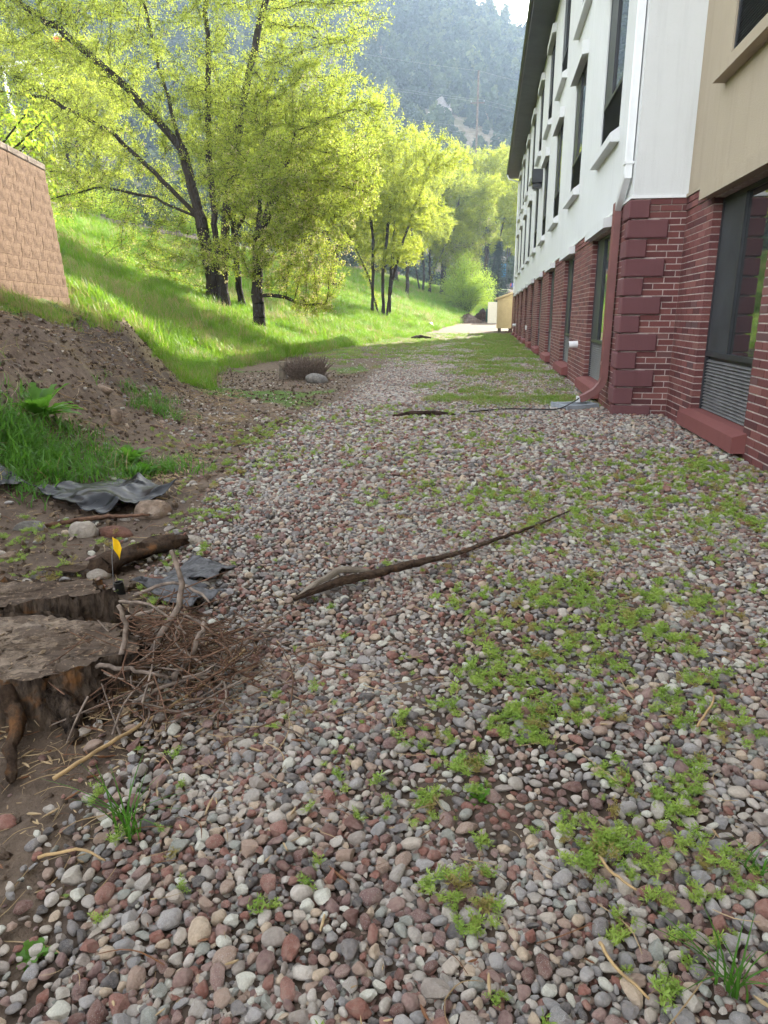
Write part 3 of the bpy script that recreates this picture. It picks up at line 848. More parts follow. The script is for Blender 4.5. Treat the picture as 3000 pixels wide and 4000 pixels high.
slope_block('window_sill', XN, NWIN[0] - .1, NWIN[1] + .06, .06, .205, .24, .12, M['sill_red'])
slope_block('window_head', XN - .004, NWIN[0] - .3, NWIN[1] + .14, 2.44, 2.5, 2.6, .12, M['stucco_tan'], True)
for (a, b, c, d) in NOPS:
    slope_block('window_sill', XN - .004, a - .1, b + .09, c - .2, c - .09, c - .005, .125, M['stucco_tan'])
    slope_block('window_head', XN - .004, a - .1, b + .09, d - .06, d, d + .2, .125, M['stucco_tan'], True)
# corner quoins
for k in range(12):
    zt = 2.595 - k * .2235; long = k % 2 == 1
    z0 = zt - .2235 + .012
    if k == 11: z0 = -.12
    mb = MB(); mb.bbox(XF - .045, XF + (.43 if long else .20), YQ - .045, YQ + (.16 if long else .38), z0, zt - .004, .014)
    bpart(mb, 'quoin', M['quoin_paint'])
# roof
mb = MB()
mb.box(.99, XF + .1, NEAR_Y0 - .5, YE + .8, 9.86, 9.90); bpart(mb, 'soffit', M['soffit_dark'])
mb = MB()
mb.prism([(.985, 10.16), (.985, 10.28), (9, 13.4), (17, 10.28), (17, 10.1), (9, 13.2)][::-1], NEAR_Y0 - .5, YE + .8)
rf = bpart(mb, 'roof', M['shingle'])
mb = MB(); mb.prism([(1.4, 9.9), (1.4, 10.2), (9, 13.2), (16.6, 10.2), (16.6, 9.9)][::-1], NEAR_Y0 - .4, YE + .02); bpart(mb, 'gable', M['stucco_white'], rf)
mb = MB(); mb.box(.955, .99, NEAR_Y0 - .5, YE + .8, 9.84, 10.16); bpart(mb, 'fascia', M['soffit_dark'], rf)
mb = MB(); mb.prism([(.955, 10.0), (.90, 10.0), (.84, 10.06), (.84, 10.14), (.955, 10.14)][::-1], NEAR_Y0 - .5, YE + .8); bpart(mb, 'gutter', M['metal_dark'], rf)
# downspouts: corrugated section
def spout(pts, w, d):
    """ribbed rectangular pipe along pts (each pts[i] is the centre)"""
    mb = MB(); pts = [np.array(p, float) for p in pts]
    prof = []
    n = 5
    for i in range(n * 2 + 1):
        u = -w / 2 + w * i / (n * 2); prof.append((u, -d / 2 + (.008 if i % 2 else 0)))
    prof += [(w / 2, d / 2), (-w / 2, d / 2)]
    m = len(prof); rings = []
    for i, p in enumerate(pts):
        t = (pts[min(i + 1, len(pts) - 1)] - pts[max(i - 1, 0)]); t /= np.linalg.norm(t)
        u = np.array([0, 1.0, 0]); u = u - t * (u @ t)
        if np.linalg.norm(u) < .3: u = np.array([1.0, 0, 0])
        u /= np.linalg.norm(u); v = np.cross(t, u)
        if v[0] > 0: v = -v
        rings.append([p + u * a - v * b for a, b in prof])
    V = np.array(rings).reshape(-1, 3); Q = []
    for i in range(len(pts) - 1):
        for j in range(m): Q.append((i * m + j, i * m + (j + 1) % m, (i + 1) * m + (j + 1) % m, (i + 1) * m + j))
    return mb.add(V, Q)
XS = XF - .06
d1 = bpart(spout([(XS, 9.72, 9.9), (XS, 9.72, 6.5), (XS, 9.72, 3.0), (XS, 9.72, 2.86)], .11, .08), 'downspout', M['metal_white'])
bpart(spout([(XS - .005, 9.70, 2.90), (XS - .01, 10.18, 2.60)], .10, .075), 'elbow', M['metal_white'], d1)
bpart(MB().box(XS - .055, XF, 9.65, 9.79, 3.02, 3.05).box(XS - .055, XF, 9.65, 9.79, 5.6, 5.63), 'strap', M['metal_white'], d1)
XR = XF - .065
d2 = bpart(spout([(XR, 10.24, 2.66), (XR, 10.24, 1.6), (XR, 10.24, .42), (XR - .03, 10.24, .33), (XR - .10, 10.24, .24), (XR - .22, 10.24, .16), (XR - .30, 10.24, .13)], .15, .09), 'downspout', M['metal_red'])
bpart(MB().box(XR - .055, XF, 10.17, 10.31, .60, .64), 'strap', M['metal_red'], d2)
bpart(MB().box(XR - .345, XR - .30, 10.19, 10.29, .085, .165), 'torn_lip', M['metal_white'], d2)
d3 = bpart(spout([(.9, YE + .3, 10.0), (1.0, YE + .25, 9.75), (XS, YE - .2, 9.5), (XS, YE - .2, 6), (XS, YE - .2, 2.7)], .11, .08), 'downspout', M['metal_white'])
d4 = bpart(spout([(XR, YE - .2, 2.68), (XR, YE - .2, .42), (XR - .1, YE - .2, .24), (XR - .3, YE - .2, .12)], .115, .085), 'downspout', M['metal_red'])
# pipes and boxes on the brick
def wall_pipe(y, z, r=.062, L=.16):
    p = bpart(MB().tube([(XF + .01, y, z), (XF - L, y, z - .012)], r, 18), 'vent_pipe', M['metal_white'], smooth=False)
    bpart(MB().tube([(XF - L - .002, y, z - .012), (XF - L - .004, y, z - .012)], r * .8, 14), 'mouth_shade_disc', M['cable_black'], p)  # black disc on the closed pipe end, painted shade of a hollow mouth
wall_pipe(13.95, .74); wall_pipe(45.0, .72, .075, .2)
mb = MB(); mb.bbox(XF - .06, XF + .01, 32.3, 32.42, .66, .84, .006); bpart(mb, 'conduit_box', M['metal_white'])
# wall lamp
lamp = empty('wall_lamp', (XF - .15, 27.2, 5.5)); tag(lamp, 'dark boxy lamp fixed to the white stucco between the upper windows', 'lamp')
adopt(MB().bbox(XF - .36, XF - .006, 26.85, 27.35, 5.66, 6.1, .01).build('housing', M['metal_dark']), lamp)
adopt(MB().bbox(XF - .33, XF - .03, 26.88, 27.32, 5.52, 5.63, .01).box(XF - .3, XF - .06, 26.92, 27.28, 5.62, 5.67).build('hood', M['metal_dark']), lamp)

# splash block and the black cable
sb = MB()
sb.add([(-.10, .26, 0), (.10, .26, 0), (.16, -.26, 0), (-.16, -.26, 0), (-.10, .26, .07), (.10, .26, .07), (.16, -.26, .07), (-.16, -.26, .07)],
       [(0, 1, 2, 3), (0, 4, 5, 1), (1, 5, 6, 2), (2, 6, 7, 3), (3, 7, 4, 0)])
sb.add([(-.10, .26, .07), (.10, .26, .07), (.16, -.26, .07), (-.16, -.26, .07), (-.07, .22, .07), (.07, .22, .07), (.12, -.2, .07), (-.12, -.2, .07),
        (-.06, .20, .035), (.06, .20, .035), (.11, -.19, .045), (-.11, -.19, .045)],
       [(0, 4, 5, 1), (1, 5, 6, 2), (2, 6, 7, 3), (3, 7, 4, 0), (4, 8, 9, 5), (5, 9, 10, 6), (6, 10, 11, 7), (7, 11, 8, 4), (8, 11, 10, 9)])
o = sb.build('splash_block', M['concrete_grey']); o.location = (1.26, 10.12, .01); o.rotation_euler = (0, R(2), R(-62)); o.scale = (1.25, 1.1, 1)
tag(o, 'grey plastic splash block on the gravel under the red downspout', 'splash block')
def wiggle(pts, n=40, amp=.0):
    pts = np.array(pts, float); t = np.linspace(0, len(pts) - 1, n); i = np.minimum(t.astype(int), len(pts) - 2); f = (t - i)[:, None]
    p0 = pts[np.maximum(i - 1, 0)]; p1 = pts[i]; p2 = pts[i + 1]; p3 = pts[np.minimum(i + 2, len(pts) - 1)]
    q = .5 * (2 * p1 + (p2 - p0) * f + (2 * p0 - 5 * p1 + 4 * p2 - p3) * f ** 2 + (3 * p1 - p0 - 3 * p2 + p3) * f ** 3)
    return q + rng.normal(0, amp, q.shape) * (amp > 0)
o = MB().tube(wiggle([(1.32, 10.24, .15), (1.2, 10.0, .11), (.95, 9.6, .06), (.6, 9.75, .035), (.25, 9.7, .035), (-.2, 9.35, .035)], 40), .009, 6).build('cable', M['cable_black'], smooth=True)
tag(o, 'thin black cable lying from the red downspout across the gravel', 'cable')

# ------------------------------------------------------------------ block retaining wall on the bank
BW = empty('block_retaining_wall', (-5.91, 9.78, 1.2)); tag(BW, 'tan split face concrete block wall on top of the bank', 'wall')
WDIR = np.array([.216, -.976]); WN = np.array([.976, .216]); WE = np.array([-5.91, 9.78])
def rough_block(seed):
    r = np.random.default_rng(seed); nx, nz = 7, 4
    L, Hh, D = .296, .146, .25; V = []; 
    for j in range(nz):
        for i in range(nx):
            u, w = i / (nx - 1), j / (nz - 1); edge = i in (0, nx - 1) or j in (0, nz - 1)
            V.append((-L / 2 + L * u, -(.0 if edge else .003) + r.normal(0, .0025) * (not edge), Hh * w))
    n = nx * nz; F = []
    for j in range(nz - 1):
        for i in range(nx - 1): F.append((j * nx + i, j * nx + i + 1, (j + 1) * nx + i + 1, (j + 1) * nx + i))
    V += [(-L / 2, D, 0), (L / 2, D, 0), (L / 2, D, Hh), (-L / 2, D, Hh)]
    mb = MB(); mb.add(V, F + [(n + 1, n, n + 3, n + 2)])
    mb.T = []
    a, b, c, d = 0, nx - 1, n - 1, n - nx
    mb.Q.append(np.array([(a, d, n + 3, n), (b, n + 1, n + 2, c), (d, c, n + 2, n + 3), (a, n, n + 1, b)]))
    o = mb.build('block', M['block_tan']); me = o.data; bpy.data.objects.remove(o); return me
blocks = [rough_block(s) for s in range(6)]
rot_w = math.atan2(WDIR[1], WDIR[0])            # block local x along the wall, local -y outwards
nc = 13
for c in range(nc):
    z = 1.20 + c * .15
    for k in range(18):
        s = (k + (.5 if c % 2 else 0)) * .3 + .15
        if s > 5.2: continue
        p = WE + WDIR * s + WN * (-.012 * c)
        o = bpy.data.objects.new('block', blocks[(k * 7 + c * 3) % 6]); COL.objects.link(o)
        o.location = (p[0] + random.uniform(-.003, .003), p[1], z); o.rotation_euler = (0, 0, math.atan2(-WDIR[1], -WDIR[0])); adopt(o, BW)
    if c % 2:
        p = WE + WDIR * .076 + WN * (-.012 * c); o = bpy.data.objects.new('block', blocks[c % 6]); COL.objects.link(o)
        o.location = (p[0], p[1], z); o.rotation_euler = (0, 0, math.atan2(-WDIR[1], -WDIR[0])); o.scale = (.5, 1, 1); adopt(o, BW)
    for k in range(6):
        s = (k + (0 if c % 2 else .5)) * .3 + .13 + .26
        p = WE - WN * s - WDIR * .0 - WN * (.012 * c)
        o = bpy.data.objects.new('block', blocks[(k * 5 + c * 2) % 6]); COL.objects.link(o)
        o.location = (p[0], p[1], z); o.rotation_euler = (0, 0, math.atan2(-WN[1], -WN[0])); adopt(o, BW)
for k in range(9):
    p = WE + WDIR * (.3 + k * .6) + WN * (-.012 * nc)
    mb = MB(); mb.bbox(-.295, .295, -.02, .28, 0, .08, .012)
    o = mb.build('cap', M['block_cap']); o.location = (p[0], p[1], 1.20 + nc * .15 + .003); o.rotation_euler = (0, 0, math.atan2(-WDIR[1], -WDIR[0])); adopt(o, BW)

# ------------------------------------------------------------------ guard rail by the road
def guard_rail():
    root = empty('guard_rail', (-20.3, 37, 6)); tag(root, 'weathered wooden guard rail with short square posts along the road', 'guard rail')
    rail = []
    y = 24.0; mepost = None
    while y < 100:
        x = float(crest(y)) + .1; z = float(zcrest(y)) - .12
        mb = MB(); mb.bbox(-.12, .12, -.12, .12, -.3, .62, .015)
        if mepost is None:
            o = mb.build('post', M['wood_post']); mepost = o.data
        else: o = bpy.data.objects.new('post', mepost); COL.objects.link(o)
        o.location = (x, y, z); o.rotation_euler = (random.uniform(-.05, .05), random.uniform(-.05, .05), random.uniform(-.1, .1)); adopt(o, root)
        rail.append((x, y, z)); y += 1.95
    for i in range(0, len(rail) - 1, 2):
        a = np.array(rail[i]); b = np.array(rail[min(i + 2, len(rail) - 1)]); d = b - a; L = np.linalg.norm(d)
        mb = MB(); mb.bbox(0, L - .02, -.05, .05, -.1, .1, .008)
        o = mb.build('rail_board', M['wood_grey']); o.location = a + np.array([.18, 0, .33]); o.rotation_euler = (0, -math.asin(d[2] / L), math.atan2(d[1], d[0])); adopt(o, root)
guard_rail()

# ------------------------------------------------------------------ trees
def grow(stems, blobs, n_attr, step, kill, seed, max_nodes=9000, up=.05):
    """space colonisation; stems: list of polylines (first from the ground); blobs: (centre, radii, weight)"""
    r = np.random.default_rng(seed)
    w = np.array([b[2] for b in blobs], float); w /= w.sum(); A = []
    for (c, ra, _), k in zip(blobs, r.multinomial(n_attr, w)):
        v = r.normal(size=(k, 3)); v /= np.linalg.norm(v, axis=1)[:, None]; v *= (r.random(k) ** .38)[:, None]
        A.append(np.array(c) + v * np.array(ra))
    A = np.vstack(A); A = A[A[:, 2] > .6]
    N = []; par = []
    for pl in stems:
        pl = np.array(pl, float)
        if N:
            d = np.linalg.norm(np.array(N) - pl[0], axis=1); last = int(d.argmin())
            if d[last] > .25: last = -1
        else: last = -1
        for a, b in zip(pl[:-1], pl[1:]):
            m = max(1, int(np.linalg.norm(b - a) / step))
            for i in range(m + (last == -1)):
                t = i / m if last == -1 or False else (i + 1) / m
                p = a + (b - a) * (t if t <= 1 else 1) + r.normal(0, .02, 3)
                N.append(p); par.append(last); last = len(N) - 1
    N = np.array(N); par = list(par)
    near = np.full(len(A), 1e9); ni = np.zeros(len(A), int)
    def upd(idx, P):
        for s in range(0, len(P), 400):
            D = np.linalg.norm(A[:, None] - P[None, s:s + 400], axis=2); j = D.argmin(1); d = D[np.arange(len(A)), j]
            m = d < near; near[m] = d[m]; ni[m] = idx[s + j[m]]
    upd(np.arange(len(N)), N); alive = np.ones(len(A), bool)
    nodes = [N]; tot = len(N); allN = N
    for it in range(260):
        alive &= near > kill
        if not alive.any() or tot > max_nodes: break
        idx = ni[alive]; d = A[alive] - allN[idx]; d /= np.linalg.norm(d, axis=1)[:, None]
        u, inv = np.unique(idx, return_inverse=True); S = np.zeros((len(u), 3)); np.add.at(S, inv, d)
        S /= np.linalg.norm(S, axis=1)[:, None] + 1e-6
        S += r.normal(0, .13, S.shape); S[:, 2] += up; S /= np.linalg.norm(S, axis=1)[:, None]
        P = allN[u] + S * step
        par += list(u); new = np.arange(tot, tot + len(u)); allN = np.vstack([allN, P]); tot += len(u); upd(new, P)
    par = np.array(par); n = len(allN)
    rad = np.zeros(n); acc = np.zeros(n); ch = np.bincount(par[par >= 0], minlength=n)
    for i in range(n - 1, -1, -1):
        rad[i] = .0065 if acc[i] == 0 else acc[i] ** (1 / 2.1)
        if par[i] >= 0: acc[par[i]] += rad[i] ** 2.1
    return allN, par, rad, ch
def tubes(A, B, ra, rb, k):
    d = B - A; d /= np.linalg.norm(d, axis=1)[:, None] + 1e-9
    ref = np.where(np.abs(d[:, 2:3]) < .9, np.array([[0, 0, 1.0]]), np.array([[1.0, 0, 0]]))
    u = np.cross(d, ref); u /= np.linalg.norm(u, axis=1)[:, None] + 1e-9; w = np.cross(d, u)
    a = np.arange(k) * 2 * np.pi / k; ring = np.cos(a)[None, :, None] * u[:, None] + np.sin(a)[None, :, None] * w[:, None]
    V = np.concatenate([A[:, None] + ring * ra[:, None, None], B[:, None] + ring * rb[:, None, None]], 1)
    n = len(A); j = np.arange(k); f = np.stack([j, (j + 1) % k, k + (j + 1) % k, k + j], 1)
    F = (np.arange(n) * 2 * k)[:, None, None] + f[None]
    return V.reshape(-1, 3), F.reshape(-1, 4)
def leaves(P, size, r, droop=.25, aspect=.55):
    """folded leaf: 4 points, 2 triangles"""
    n = len(P); d = r.normal(size=(n, 3)); d[:, 2] -= droop; d /= np.linalg.norm(d, axis=1)[:, None]
    s = r.normal(size=(n, 3)); s = np.cross(d, s); s /= np.linalg.norm(s, axis=1)[:, None] + 1e-9
    nn = np.cross(d, s); L = size * r.uniform(.6, 1.25, n)[:, None]
    V = np.stack([P, P + d * L * .5 + s * L * aspect * .5 + nn * L * .08, P + d * L, P + d * L * .5 - s * L * aspect * .5 + nn * L * .08], 1)
    i = np.arange(n)[:, None] * 4
    T = np.concatenate([i + np.array([[0, 1, 2]]), i + np.array([[0, 2, 3]])], 1).reshape(-1, 3)
    return V.reshape(-1, 3), T
def elm(name, stems, blobs, n_attr, step, kill, seed, n_leaf, leaf, mat, trunk_scale=1.0, twig=.38, seeds=0.0, gold=None, max_nodes=9000, bare=0.0):
    r = np.random.default_rng(seed + 1000)
    N, par, rad, ch = grow(stems, blobs, n_attr, step, kill, seed, max_nodes)
    rs = rad * (1 + (trunk_scale - 1) * np.clip((rad / rad.max() - .22) / .45, 0, 1))
    e = np.where(par >= 0)[0]; A = N[par[e]]; B = N[e]; rb = rs[e]; ra = np.minimum(rs[par[e]], rb * 1.35)
    tk = rb > .035
    thick_flare = 1 + .45 * np.exp(-np.maximum(A[:, 2], 0) / .35)
    V1, F1 = tubes(A[tk], B[tk], ra[tk] * np.where(ra[tk] > .1, thick_flare[tk], 1), rb[tk], 9)
    V2, F2 = tubes(A[~tk], B[~tk], ra[~tk], rb[~tk], 4)
    # fine twigs
    thin = np.where(rad < .036)[0]; m = max(1, int(n_leaf / 9 / max(1, len(thin))))
    base_i = np.repeat(thin, m); P0 = N[base_i] + r.normal(0, .04, (len(base_i), 3))
    pd = N[base_i] - N[np.maximum(par[base_i], 0)]; pd /= np.linalg.norm(pd, axis=1)[:, None] + 1e-6
    d = pd * .7 + r.normal(0, .75, P0.shape); d[:, 2] += .05; d /= np.linalg.norm(d, axis=1)[:, None]
    L = twig * r.uniform(.4, 1.3, len(P0)); P1 = P0 + d * L[:, None]
    tw = r.random(len(P0)) < .55
    V3, F3 = tubes(P0[tw], P1[tw], np.full(tw.sum(), .006), np.full(tw.sum(), .0025), 3)
    root = empty(name)
    trunk = build('trunk', np.vstack([V1, V2, V3]), [F1, F2 + len(V1), F3 + len(V1) + len(V2)], M['bark'], root, smooth=True)
    kb = r.random(len(P0)) >= bare
    P0, P1 = P0[kb], P1[kb]
    per = max(1, int(n_leaf / max(1, len(P0)))); t = r.random((len(P0), per))
    LP = (P0[:, None] + (P1 - P0)[:, None] * t[..., None]).reshape(-1, 3) + r.normal(0, .035, (len(P0) * per, 3))
    V, T = leaves(LP, leaf, r)
    tint = np.repeat(np.clip(r.normal(.45, .2, len(P0)), 0, .9), per) * .7 + r.random(len(LP)) * .27
    tint = np.minimum(tint, .93)
    if seeds: 
        sd = np.repeat(r.random(len(P0)) < seeds * np.clip((5.5 - P0[:, 2]) / 4.5 + (P0[:, 1] < 0) * .3, 0.05, 1), per); tint = np.where(sd, .98, tint)
    build('crown', V, T, mat, root, attrs={'tint': ('POINT', np.repeat(tint, 4))})
    return root
def clumps(c, ra, n, seed, f=.36, w=1.0):
    r = np.random.default_rng(seed); out = []
    for i in range(n):
        v = r.normal(size=3); v /= np.linalg.norm(v); v *= r.uniform(.35, .95); k = f * r.uniform(.7, 1.35)
        out.append((tuple(np.array(c) + v * np.array(ra)), tuple(np.array(ra) * k * np.array([1, 1, .85])), w * k))
    return out
def copy_tree(o, loc, rz, s, label):
    c = o.copy(); COL.objects.link(c); c.location = loc; c.rotation_euler = (0, 0, rz); c.scale = s
    for chd in o.children:
        k = chd.copy(); COL.objects.link(k); k.parent = c
    c['label'] = label; return c
GT = 'elm trees on the bank'
def place(o, x, y, label, rz=0, s=1, dz=-.1):
    o.location = (x, y, g1(x, y) + dz); o.rotation_euler = (0, 0, rz); o.scale = (s, s, s); return tag(o, label, 'tree', GT)
# the great multi-stemmed elm
t1 = elm('elm_tree',
  [[(0, 0, 0), (-.05, 0, 1.2), (-.35, .1, 3.0), (-.9, .2, 5.4), (-1.6, .3, 8.0), (-2.1, .4, 10.5)],
   [(.15, .05, 0), (.18, .05, 1.2), (.15, .1, 3.2), (.1, .15, 6.0), (.3, .2, 9.0), (.2, 0, 12)],
   [(.4, -.05, 0), (.45, -.05, 1.4), (.7, 0, 3.4), (1.3, .1, 6.2), (2.1, .2, 9.0), (2.9, .2, 11.6)],
   [(-.35, .1, 3.0), (-1.5, -.3, 4.3), (-3.2, -.7, 5.9), (-5.2, -1, 6.9), (-7.6, -1.2, 7.2)],
   [(-.35, .1, 3.0), (-1.7, -.5, 3.7), (-3.4, -1.1, 4.0), (-5.2, -1.5, 3.6)],
   [(-.9, .2, 5.4), (-2.4, -.6, 7.2), (-4.4, -1.2, 8.9), (-6.6, -1.6, 10.2)],
   [(.45, -.05, 1.4), (1.6, -.6, 3.2), (3.0, -1.0, 4.6)]],
  [*clumps((-1.2, 0, 10.0), (5.6, 4.0, 4.8), 14, 15, .34, .7), *clumps((2.2, -.2, 8.3), (4.4, 3.4, 5.4), 16, 14, .34, .8), ((-5.0, -1.0, 7.6), (4.2, 3.0, 3.2), 2.0), ((-4.8, -1.3, 4.2), (3.2, 2.4, 1.5), .8),
   ((.4, .9, 5.4), (3.2, 1.6, 2.6), 1.5), ((-1.8, .6, 5.2), (2.4, 1.6, 2.2), .9), ((.6, -.6, 7.0), (2.4, 1.6, 1.5), .4), ((-3.0, -.6, 9.4), (3.4, 2.4, 2.6), 1.2), ((-6.2, -1.2, 9.6), (3.0, 2.4, 2.6), .9), ((3.0, -1.0, 4.8), (2.7, 2.4, 3.4), 2.6), ((-1.6, -1.6, 1.9), (2.0, 1.4, 1.1), .5), ((2.0, 0, 12.5), (3.8, 3, 3), 1.2), ((-4, 0, 12), (4, 3, 3), .8)],
  4600, .30, .44, 11, 330000, .066, M['elm_leaf'], 1.75, .5, seeds=.12, max_nodes=10500, bare=.02)
place(t1, -10.16, 26.3, 'largest tree, a multi stemmed elm whose bare dark limbs reach out over the block wall')
# single trunk elm in front of it
t2 = elm('elm_tree', [[(0, 0, 0), (.0, 0, 1.3), (.1, 0, 3.0), (.3, .1, 5.0), (.6, .2, 7.4)], [(.05, 0, 3.0), (.9, -.2, 4.6), (1.7, -.3, 6.4)], [(0, 0, 1.3), (.8, -.2, 1.25), (1.7, -.3, .95), (2.5, -.3, 1.0)]],
  [*clumps((1.3, -.1, 5.4), (2.7, 2.5, 3.8), 14, 16, .36, .8), ((1.7, -.4, 2.5), (1.9, 1.4, 1.5), 1.3), ((-.7, -.5, 2.6), (1.0, 1.0, .7), .2), ((2.1, -.3, .9), (.9, .8, .5), .25)],
  1700, .24, .36, 23, 95000, .064, M['elm_leaf'], 2.3, .36, seeds=.22, max_nodes=4000)
place(t2, -7.99, 24.8, 'elm with one thick dark trunk standing in front of the largest tree')
t2b = elm('elm_tree', [[(0, 0, 0), (-.1, 0, 1.5), (-.2, .1, 3.4), (.1, .2, 6.2)]], [((0, .3, 6.2), (2.0, 2.0, 2.4), 2), ((.7, .6, 4.0), (1.5, 1.5, 1.4), 1)],
  700, .3, .42, 29, 22000, .08, M['elm_leaf'], 2.0, .36, max_nodes=2000)
place(t2b, -9.55, 27.7, 'thin elm trunk squeezed between the largest tree and the single trunk elm')
# middle elm, seen over the shoulder of the first
t3 = elm('elm_tree', [[(0, 0, 0), (0, 0, 2), (-.6, 0, 4.6), (-1.2, 0, 7.5), (-1.6, 0, 11)], [(0, 0, 2), (1.0, -.2, 4.6), (2.2, -.4, 7.4), (3.0, -.4, 10)], [(-.6, 0, 4.6), (-3, -.6, 6.2), (-4.8, -.8, 5.6)], [(1, -.2, 4.6), (3.2, -.8, 5.6), (4.8, -1, 4.8)]],
  clumps((.4, 0, 9.6), (6.4, 4.6, 5.6), 26, 5, .30) + clumps((.6, -.4, 5.4), (5.2, 3.0, 2.2), 9, 6, .34, .8),
  2500, .40, .56, 37, 110000, .105, M['elm_leaf_gold'], 1.7, .5, max_nodes=5200)
place(t3, -11.8, 55.8, 'tall golden green elm standing half hidden behind the largest tree')
# clump of four leaning stems
t4 = elm('elm_tree', [[(0, 0, 0), (.1, 0, 2.5), (.1, 0, 5.2), (-.4, 0, 8.2)], [(.75, .3, 0), (.7, .3, 2.4), (1.0, .3, 5.2), (1.4, .4, 8.4)], [(1.0, .1, 0), (1.4, .1, 2.3), (2.2, 0, 5.0), (3.2, 0, 7.6)], [(.35, .6, 0), (-.3, .6, 2.6), (-1.2, .6, 4.4), (-2.2, .6, 6.2)]],
  clumps((.8, 0, 8.4), (5.4, 4.2, 4.0), 24, 8, .30) + clumps((1.8, -.4, 5.2), (4.4, 2.6, 1.6), 8, 9, .34, .8),
  2100, .38, .52, 41, 95000, .10, M['elm_leaf_gold'], 2.0, .5, max_nodes=4600)
place(t4, -7.9, 49.6, 'clump of four slender elm stems leaning apart on the lit grass bank')
t4b = elm('elm_tree', [[(0, 0, 0), (.1, 0, 2.2), (.3, 0, 4.8), (.5, 0, 7)]], [((.4, 0, 7.2), (2.4, 2.2, 2.4), 2), ((.9, -.3, 4.6), (1.6, 1.4, 1.2), .8)], 800, .36, .5, 43, 26000, .115, M['elm_leaf_gold'], 2.2, .45, max_nodes=2000)
place(t4b, -7.0, 51.6, 'short straight elm stem just beside the clump of four stems')
# the row further along the bank: copies with their own place, turn and size
def far_copy(src, x, y, rz, s, label, sz=None):
    o = copy_tree(src, (x, y, g1(x, y) - .1), rz, (s, s, sz or s), label); return o
far_copy(t3, -8.4, 76.0, 2.1, 1.12, 'elm rising above the row just past the clump of four stems')
far_copy(t4, -7.2, 91.0, 3.4, 1.25, 'elm with several dark trunks in the shade of the far row')
far_copy(t2, -5.8, 93.5, 1.2, 1.9, 'narrow elm at the foot of the far row beside the round bush')
far_copy(t3, -4.2, 97.0, 4.4, 1.2, 'broad golden elm at the far right end of the row on the bank')
far_copy(t4, -.8, 110.0, .9, 1.65, 'golden tree rising behind the dark spruce')
far_copy(t3, 5.5, 119.0, 5.2, 1.2, 'golden elm behind the far corner of the building')
far_copy(t2, -11.2, 88.0, 2.6, 1.8, 'upright elm set back near the guard rail in the far row')
far_copy(t3, -19.5, 70.0, .4, 1.08, 'grey green elm beyond the guard rail with open crown')
far_copy(t4, -27.0, 46.0, 1.1, 1.0, 'low leafy tree across the road behind the limbs of the largest tree')

# shrubs
def shrub(name, rad, n_stem, n_leaf, leaf, mat, seed):
    r = np.random.default_rng(seed); root = empty(name); A = []; B = []; LP = []
    for i in range(n_stem):
        a = r.uniform(0, 6.28); k = r.random() ** .5; tip = np.array([math.cos(a) * rad[0] * k, math.sin(a) * rad[1] * k, rad[2] * r.uniform(.35, 1.1) * (1.15 - .55 * k)])
        p = np.array([math.cos(a) * .15, math.sin(a) * .15, 0]); q = p * .4 + tip * .55 + np.array([0, 0, .12 * rad[2]])
        A += [p, q]; B += [q, tip]
        for j in range(max(1, n_leaf // n_stem)):
            t = r.random() ** .6; w = q + (tip - q) * t if r.random() < .75 else p + (q - p) * r.uniform(.3, 1)
            LP.append(w + r.normal(0, .05 * rad[2], 3))
    A = np.array(A); B = np.array(B); V, F = tubes(A, B, np.full(len(A), .018), np.full(len(A), .009), 4)
    build('stem', V, F, M['bark'], root, smooth=True)
    LP = np.array(LP); LP[:, 2] = np.maximum(LP[:, 2], .05)
    V, T = leaves(LP, leaf, r); tint = np.clip(r.normal(.5, .22, len(LP)), 0, .93)
    build('crown', V, T, mat, root, attrs={'tint': ('POINT', np.repeat(tint, 4))})
    return root
s = shrub('willow_bush', (3.4, 3.0, 6.4), 110, 30000, .13, M['bush_leaf'], 3); s.location = (-2.6, 84.0, g1(-2.6, 84.0) - .1)
tag(s, 'round light green willow bush at the end of the grass bank', 'bush')
s = shrub('leafy_shrub', (1.5, 1.5, 2.9), 70, 9000, .085, M['bush_leaf'], 5); s.location = (-7.6, 9.6, 1.9); tag(s, 'bright yellow green shrub growing behind the block wall', 'shrub', 'shrubs by the road and wall')
for (x, y, sc, lb) in ((-22.8, 36.5, 1.0, 'cream and yellow shrub behind the guard rail nearest the block wall'), (-23.2, 42, 1.1, 'yellow green shrub behind the guard rail under the bare limbs'), (-21.5, 52, 1.2, 'low green shrub behind the guard rail beside the largest trunk')):
    k = copy_tree(s, (x, y, float(zcrest(y)) - .2), random.uniform(0, 6), (sc * 1.3, sc * 1.6, sc * .75), lb)
